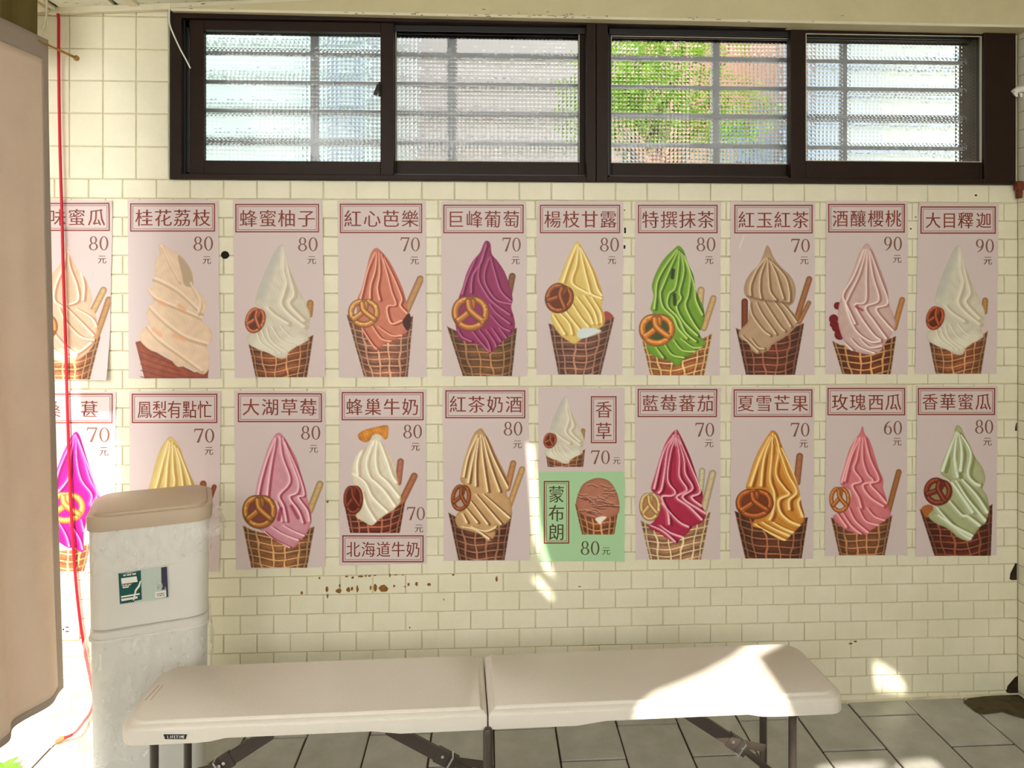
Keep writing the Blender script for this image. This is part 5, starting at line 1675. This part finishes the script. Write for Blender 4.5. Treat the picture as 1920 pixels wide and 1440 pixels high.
for k_ in range(9):
    m.tube([e1_, e1_ + Vector((-R.uniform(.005, .03), -R.uniform(-.01, .022), -.004))], [.0016, .0008], 5)
m.build('loose_fibre', M['string'], cd)['kind'] = 'stuff'

# khaki cloth glimpsed above the curtain
k0, k1, k2, k3 = at_depth(-200, -60, 2.36), at_depth(68, -60, 2.36), at_depth(70, 74, 2.36), at_depth(-200, 90, 2.36)
kz_ = min(k0.z, CEIL + .0)
NK = 24
v = []
for j in range(9):
    for i in range(NK + 1):
        s_, t_ = i / NK, j / 8
        p_ = (Vector((k0.x, k0.y, CEIL + .002)).lerp(Vector((k1.x, k1.y, CEIL + .002)), s_)).lerp(k3.lerp(k2, s_), t_)
        v.append((p_.x, p_.y + .004 * math.sin(s_ * 30), p_.z))
me = bpy.data.meshes.new('hanging_cloth')
me.from_pydata(v, [], [(j * (NK + 1) + i, j * (NK + 1) + i + 1, (j + 1) * (NK + 1) + i + 1, (j + 1) * (NK + 1) + i) for j in range(8) for i in range(NK)])
o = link('hanging_cloth', me, M['khaki'])
v = []
for j in range(7):
    for i in range(41):
        s_, t_ = i / 40, j / 6
        y_ = ct.y - .004 - s_ * .86
        zt2 = CEIL + .004 + CT * (ct.x - .03 - PX)
        v.append((ct.x - .028 + .006 * math.sin(s_ * 40), y_, zt2 + (ct.z - .05 - zt2) * t_))
me = bpy.data.meshes.new('side_cloth')
me.from_pydata(v, [], [(j * 41 + i, j * 41 + i + 1, (j + 1) * 41 + i + 1, (j + 1) * 41 + i) for j in range(6) for i in range(40)])
sd = link('side_cloth', me, M['khaki'], o)
sd.modifiers.new('thick', 'SOLIDIFY').thickness = .002
o.modifiers.new('thick', 'SOLIDIFY').thickness = .002
tag(o, 'dark olive cloth hanging under the ceiling behind the curtain top', 'cloth')

# cable dangling over the window frame
cb_ = [at_y(319, 8, -.036), at_y(317, 30, -.036), at_y(319, 48, -.034), at_y(326, 66, -.032), at_y(338, 92, -.030), at_y(350, 114, -.028), at_y(357, 128, -.026)]
m = MB(); m.tube([Vector(p_) for p_ in spline([tuple(p_) for p_ in cb_], False, 4)], .0026, 8)
o = m.build('cable', M['pipe'], smooth=True)
tag(o, 'short white cable dangling over the upper left window corner', 'cable')

# white pipe elbow and rusty bracket at the right wall
c0 = at_y(1908, 172, -.028)
m = MB()
m.tube([(XR + .01, -.026, c0.z + .010), (XR - .014, -.026, c0.z + .009), (XR - .030, -.027, c0.z + .002), (XR - .038, -.028, c0.z - .004)], [.014, .013, .012, .011], 14)
m.tube([(XR - .034, -.030, c0.z - .004), (XR - .028, -.032, c0.z - .020)], [.008, .004], 10)
m.tube([(XR - .012, -.028, c0.z - .006), (XR - .010, -.028, c0.z - .020)], [.006, .004], 10)
o = m.build('pipe_stub', M['pipe'], smooth=True)
tag(o, 'white plastic pipe stub sticking out of the right wall beside the window', 'pipe')
c0 = at_y(1903, 353, -.03)
m = MB()
m.box(XR - .030, XR - .004, -.040, -.012, c0.z - .008, c0.z + .026, .006)
m.box(XR - .022, XR - .009, -.036, -.014, c0.z - .036, c0.z - .006, .003)
m.tube([(XR - .032, -.028, c0.z + .006), (XR - .026, -.028, c0.z + .006)], .007, 10)
o = m.build('bracket', M['rust'])
tag(o, 'small rusty brown bracket at the lower right window corner', 'bracket')

# green weed at the lower left
c = at_z(8, 1452, fz(-1.6) + .0)
wd = empty('weed', (c.x, c.y, fz(c.x)))
tag(wd, 'bright green weed on the floor in the lower left corner', 'weed')
for k_ in range(14):
    a = k_ * 2.4; r_ = .012 + .0045 * k_
    u_ = Vector((math.cos(a), math.sin(a), 0)); s_ = Vector((-math.sin(a), math.cos(a), 0))
    b0_ = Vector((c.x, c.y, fz(c.x) + .002 + .001 * k_))
    L_ = .035 + .002 * k_
    m = MB()
    m.add([b0_, b0_ + u_ * L_ * .5 + s_ * .012 + Vector((0, 0, .014)), b0_ + u_ * L_ + Vector((0, 0, .010)), b0_ + u_ * L_ * .5 - s_ * .012 + Vector((0, 0, .014)), b0_ + u_ * L_ * .5 + Vector((0, 0, .018))],
          [(0, 1, 4), (1, 2, 4), (2, 3, 4), (3, 0, 4)])
    m.build('leaf', M['greenmat'], wd, recalc=False)

# ------------------------------------------------------------------ unseen sheet added to block the sun; holes shaped to throw its patches
ZA = CEIL + .012
def up(p):
    n = Vector((-CT, 0, 1))
    t = (Vector((PX, 0, ZA)) - Vector(p)).dot(n) / SUN_DIR.dot(n)
    q = Vector(p) + SUN_DIR * t
    return (q.x, q.y)
holes = []
bp_ = [(1192, 1341), (1196, 1322), (1228, 1296), (1270, 1280), (1313.6, 1262), (1345, 1245), (1373, 1230), (1390, 1216), (1407.6, 1205), (1437.5, 1194), (1462, 1192), (1481, 1196), (1463, 1211), (1440, 1222), (1422.5, 1231), (1432, 1245), (1441.7, 1259), (1454, 1278), (1463, 1293), (1480, 1313), (1503, 1328), (1524, 1340)]
holes.append([up(at_z(x, y, BT)) for x, y in bp_])
holes.append([up(at_y(x, y, -.004)) for x, y in [(1637, 1240), (1655, 1246), (1680, 1262), (1695, 1281), (1700, 1300), (1680, 1299), (1642, 1292)]])
holes.append([up(at_z(x, y, fz(1.0))) for x, y in [(1532, 1439), (1560, 1433), (1655, 1428), (1664, 1432), (1645, 1446), (1640, 1470), (1550, 1470)]])
holes.append([up(at_z(x, y, fz(1.2))) for x, y in [(1676, 1443), (1698, 1427), (1748, 1423), (1764, 1440), (1772, 1475), (1690, 1475)]])
holes.append([up(at_y(x, y, -.006)) for x, y in [(986, 830), (1002, 836), (1012, 980), (1026, 1040), (1042, 1082), (1022, 1070), (1000, 1010)]])
holes.append([up(at_y(x, y, -.006)) for x, y in [(994, 1084), (1010, 1080), (1040, 1118), (1034, 1126)]])
lg = on_bench(1486, 1400, .03)
holes.append([up(on_bench(x, y, .026)) for x, y in [(1470, 1368), (1484, 1358), (1500, 1362), (1500, 1400), (1498, 1470), (1470, 1470)]])
AX0, AX1, AY0, AY1 = -1.30, XR - .01, -5.0, -1.37
cu = bpy.data.curves.new('mask_sheet', 'CURVE')
cu.dimensions = '2D'; cu.fill_mode = 'BOTH'; cu.extrude = .001
for P in [[(AX0, AY0), (AX1, AY0), (AX1, AY1), (AX0, AY1)]] + holes:
    s_ = cu.splines.new('POLY'); s_.points.add(len(P) - 1)
    for q, (x, y) in zip(s_.points, P): q.co = (x, y, 0, 1)
    s_.use_cyclic_u = True
tmp = bpy.data.objects.new('tmp', cu); COL.objects.link(tmp)
dg = bpy.context.evaluated_depsgraph_get(); dg.update()
me = bpy.data.meshes.new_from_object(tmp.evaluated_get(dg))
bpy.data.objects.remove(tmp)
me.materials.clear()
aw = empty('sun_mask', ((AX0 + AX1) / 2, -3.6, ZA))
tag(aw, 'added unseen pale sheet with holes cut to shape the sun patches', 'sun_mask')
o = link('mask_sheet', me, M['sun_mask'], aw); o.location = (0, 0, 0)
for v_ in me.vertices: v_.co.z += ZA + CT * (v_.co.x - PX)
m = MB()
for y in (AY0, AY1 - .06):
    m = MB(); m.tube([(AX0, y, ZA - .02 + CT * (AX0 - PX)), (AX1, y, ZA - .02 + CT * (AX1 - PX))], .018, 10); m.build('rail', M['leg'], aw, smooth=True)

# ------------------------------------------------------------------ roof and outdoors
rf = MB().box(-1.32, XR + .4, -1.4, .0, CEIL + .17, CEIL + .30).box(-3.4, -1.32, -1.18, .0, CEIL + .17, CEIL + .30).box(-6.0, XR + 3, .0, .35, 2.75, 6.6)  # last box is a tall unseen block added to shade the houses behind
o = rf.build('roof_and_sun_block', M['concrete']); tag(o, kind='structure'); tilt(o)
gd = MB().box(-14, 14, -16, -6.0, -.3, fz(0) - .02)
gd.box(-14, 14, .16, 12, -.3, -.02); gd.box(-14, -3.4, -6.0, .16, -.3, fz(-3) - .02); gd.box(XR + .2, 14, -6, .16, -.3, fz(2) - .02)
o = gd.build('ground', M['concrete']); tag(o, kind='structure')
hg = empty('hedge_blocker', (0, -4.3, 0))  # unseen green mass added to darken the lower wall and tint it
tag(hg, 'added unseen green block that dims and tints the lower wall', 'hedge_blocker')
hm = MB()
for i_ in range(10):
    for j_ in range(4):
        hm.box(-2.6 + i_ * .42, -2.6 + i_ * .42 + .40, -4.55, -4.1 - .03 * ((i_ + j_) % 2), .0 + j_ * .38, .40 + j_ * .38, .06)
hm.build('foliage', M['hedge_blocker'], hg)
# neighbouring buildings seen through the patterned glass
def nb(name, label, x0, x1, y, z1, m, slats=0, sm=None):
    r_ = empty(name, ((x0 + x1) / 2, y, -.02))
    tag(r_, label, 'building')
    MB().box(x0, x1, y, y + 1.2, -.02, z1).build('wall', m, r_)
    for k_ in range(slats):
        z = 1.9 + k_ * .22
        MB().box(x0 + .05, x1 - .05, y - .03, y, z, z + .02).build('ledge', sm or m, r_)
    return r_
b1_ = nb('neighbour_house', 'bluish white building with thin ledges behind the leftmost window pane', -5.0, -.60, 2.6, 5.2, M['nbwall'], 9)
for (x0, x1) in ((-1.02, -.80), (-2.6, -2.3)):
    f_ = MB().box(x0, x1, 2.55, 2.6, 2.0, 3.3).build('shutter', M['nbblue'], b1_)
b4_ = nb('neighbour_house', 'lilac grey building behind the second window pane from the left', -.60, 1.0, 2.8, 5.2, M['nblilac'], 7)
b2_ = nb('neighbour_house', 'pink building behind the third window pane and its tree', 1.0, 2.5, 3.4, 5.2, M['nbpink'])
for (x0, x1, z0, z1) in ((1.9, 2.45, 1.7, 2.95), (1.05, 1.35, 1.8, 2.4)):
    MB().box(x0, x1, 3.36, 3.4, z0, z1).build('shutter', M['nbblue'], b2_)
b3_ = nb('neighbour_house', 'bright white building behind the rightmost window pane', 2.5, 8.0, 2.9, 5.2, M['nbwhite'], 14, M['nbblue'])
MB().box(2.52, 2.78, 2.86, 2.9, 1.8, 3.4).build('shutter', M['nbblue'], b3_)
sky_blocker = empty('neighbour_house', (-6.5, -4, -.02))  # not in view; added to cut the sky light reaching the left wall
tag(sky_blocker, 'added unseen tall building that blocks sky light from the left', 'building')
MB().box(-7.5, -5.5, -9.0, -.2, -.02, 6.0).build('wall', M['nblilac'], sky_blocker)
for k_ in range(6):
    MB().box(-5.5, -5.46, -8.4 + 1.4 * k_, -7.6 + 1.4 * k_, 1.2, 2.6).build('shutter', M['nbblue'], sky_blocker)
tr = empty('tree', (1.25, 2.1, -.02))
tag(tr, 'leafy bright green tree outside the third window pane', 'tree')
m = MB(); m.tube([(1.25, 2.1, -.02), (1.23, 2.1, 1.5), (1.15, 2.12, 2.4), (1.2, 2.1, 3.3)], [.07, .055, .04, .015], 10)
m.tube([(1.18, 2.11, 2.1), (.95, 2.05, 2.6), (.8, 2.1, 3.0)], [.03, .02, .01], 8)
m.tube([(1.17, 2.11, 2.3), (1.4, 2.15, 2.8), (1.5, 2.1, 3.2)], [.03, .02, .01], 8)
m.build('trunk', M['trunk'], tr, smooth=True)
v, f = [], []
rl = random.Random(3)
for k_ in range(1500):
    cx, cy, cz, rx_, rz_ = rl.choice([(1.02, 2.05, 3.05, .30, .35), (1.30, 2.1, 3.1, .30, .30), (1.0, 2.0, 2.70, .20, .22), (1.25, 2.1, 2.62, .30, .20), (.78, 2.1, 2.75, .14, .22), (1.6, 2.1, 2.62, .22, .14)])
    a, b, rr_ = rl.uniform(0, 6.28), rl.uniform(-1, 1), rl.uniform(0, 1) ** .4
    p_ = Vector((cx + rx_ * rr_ * math.cos(a) * math.sqrt(1 - b * b), cy + .35 * rr_ * math.sin(a), cz + rz_ * rr_ * b))
    d1 = Vector((rl.uniform(-1, 1), rl.uniform(-1, 1), rl.uniform(-1, .3))).normalized(); d2 = d1.cross(Vector((rl.uniform(-1, 1), rl.uniform(-1, 1), 1))).normalized()
    L_ = rl.uniform(.06, .11)
    n = len(v); v += [tuple(p_), tuple(p_ + d1 * L_ * .5 + d2 * L_ * .3), tuple(p_ + d1 * L_), tuple(p_ + d1 * L_ * .5 - d2 * L_ * .3)]
    f.append((n, n + 1, n + 2, n + 3))
me = bpy.data.meshes.new('foliage'); me.from_pydata(v, [], f)
link('foliage', me, M['leaf'], tr)['kind'] = 'stuff'
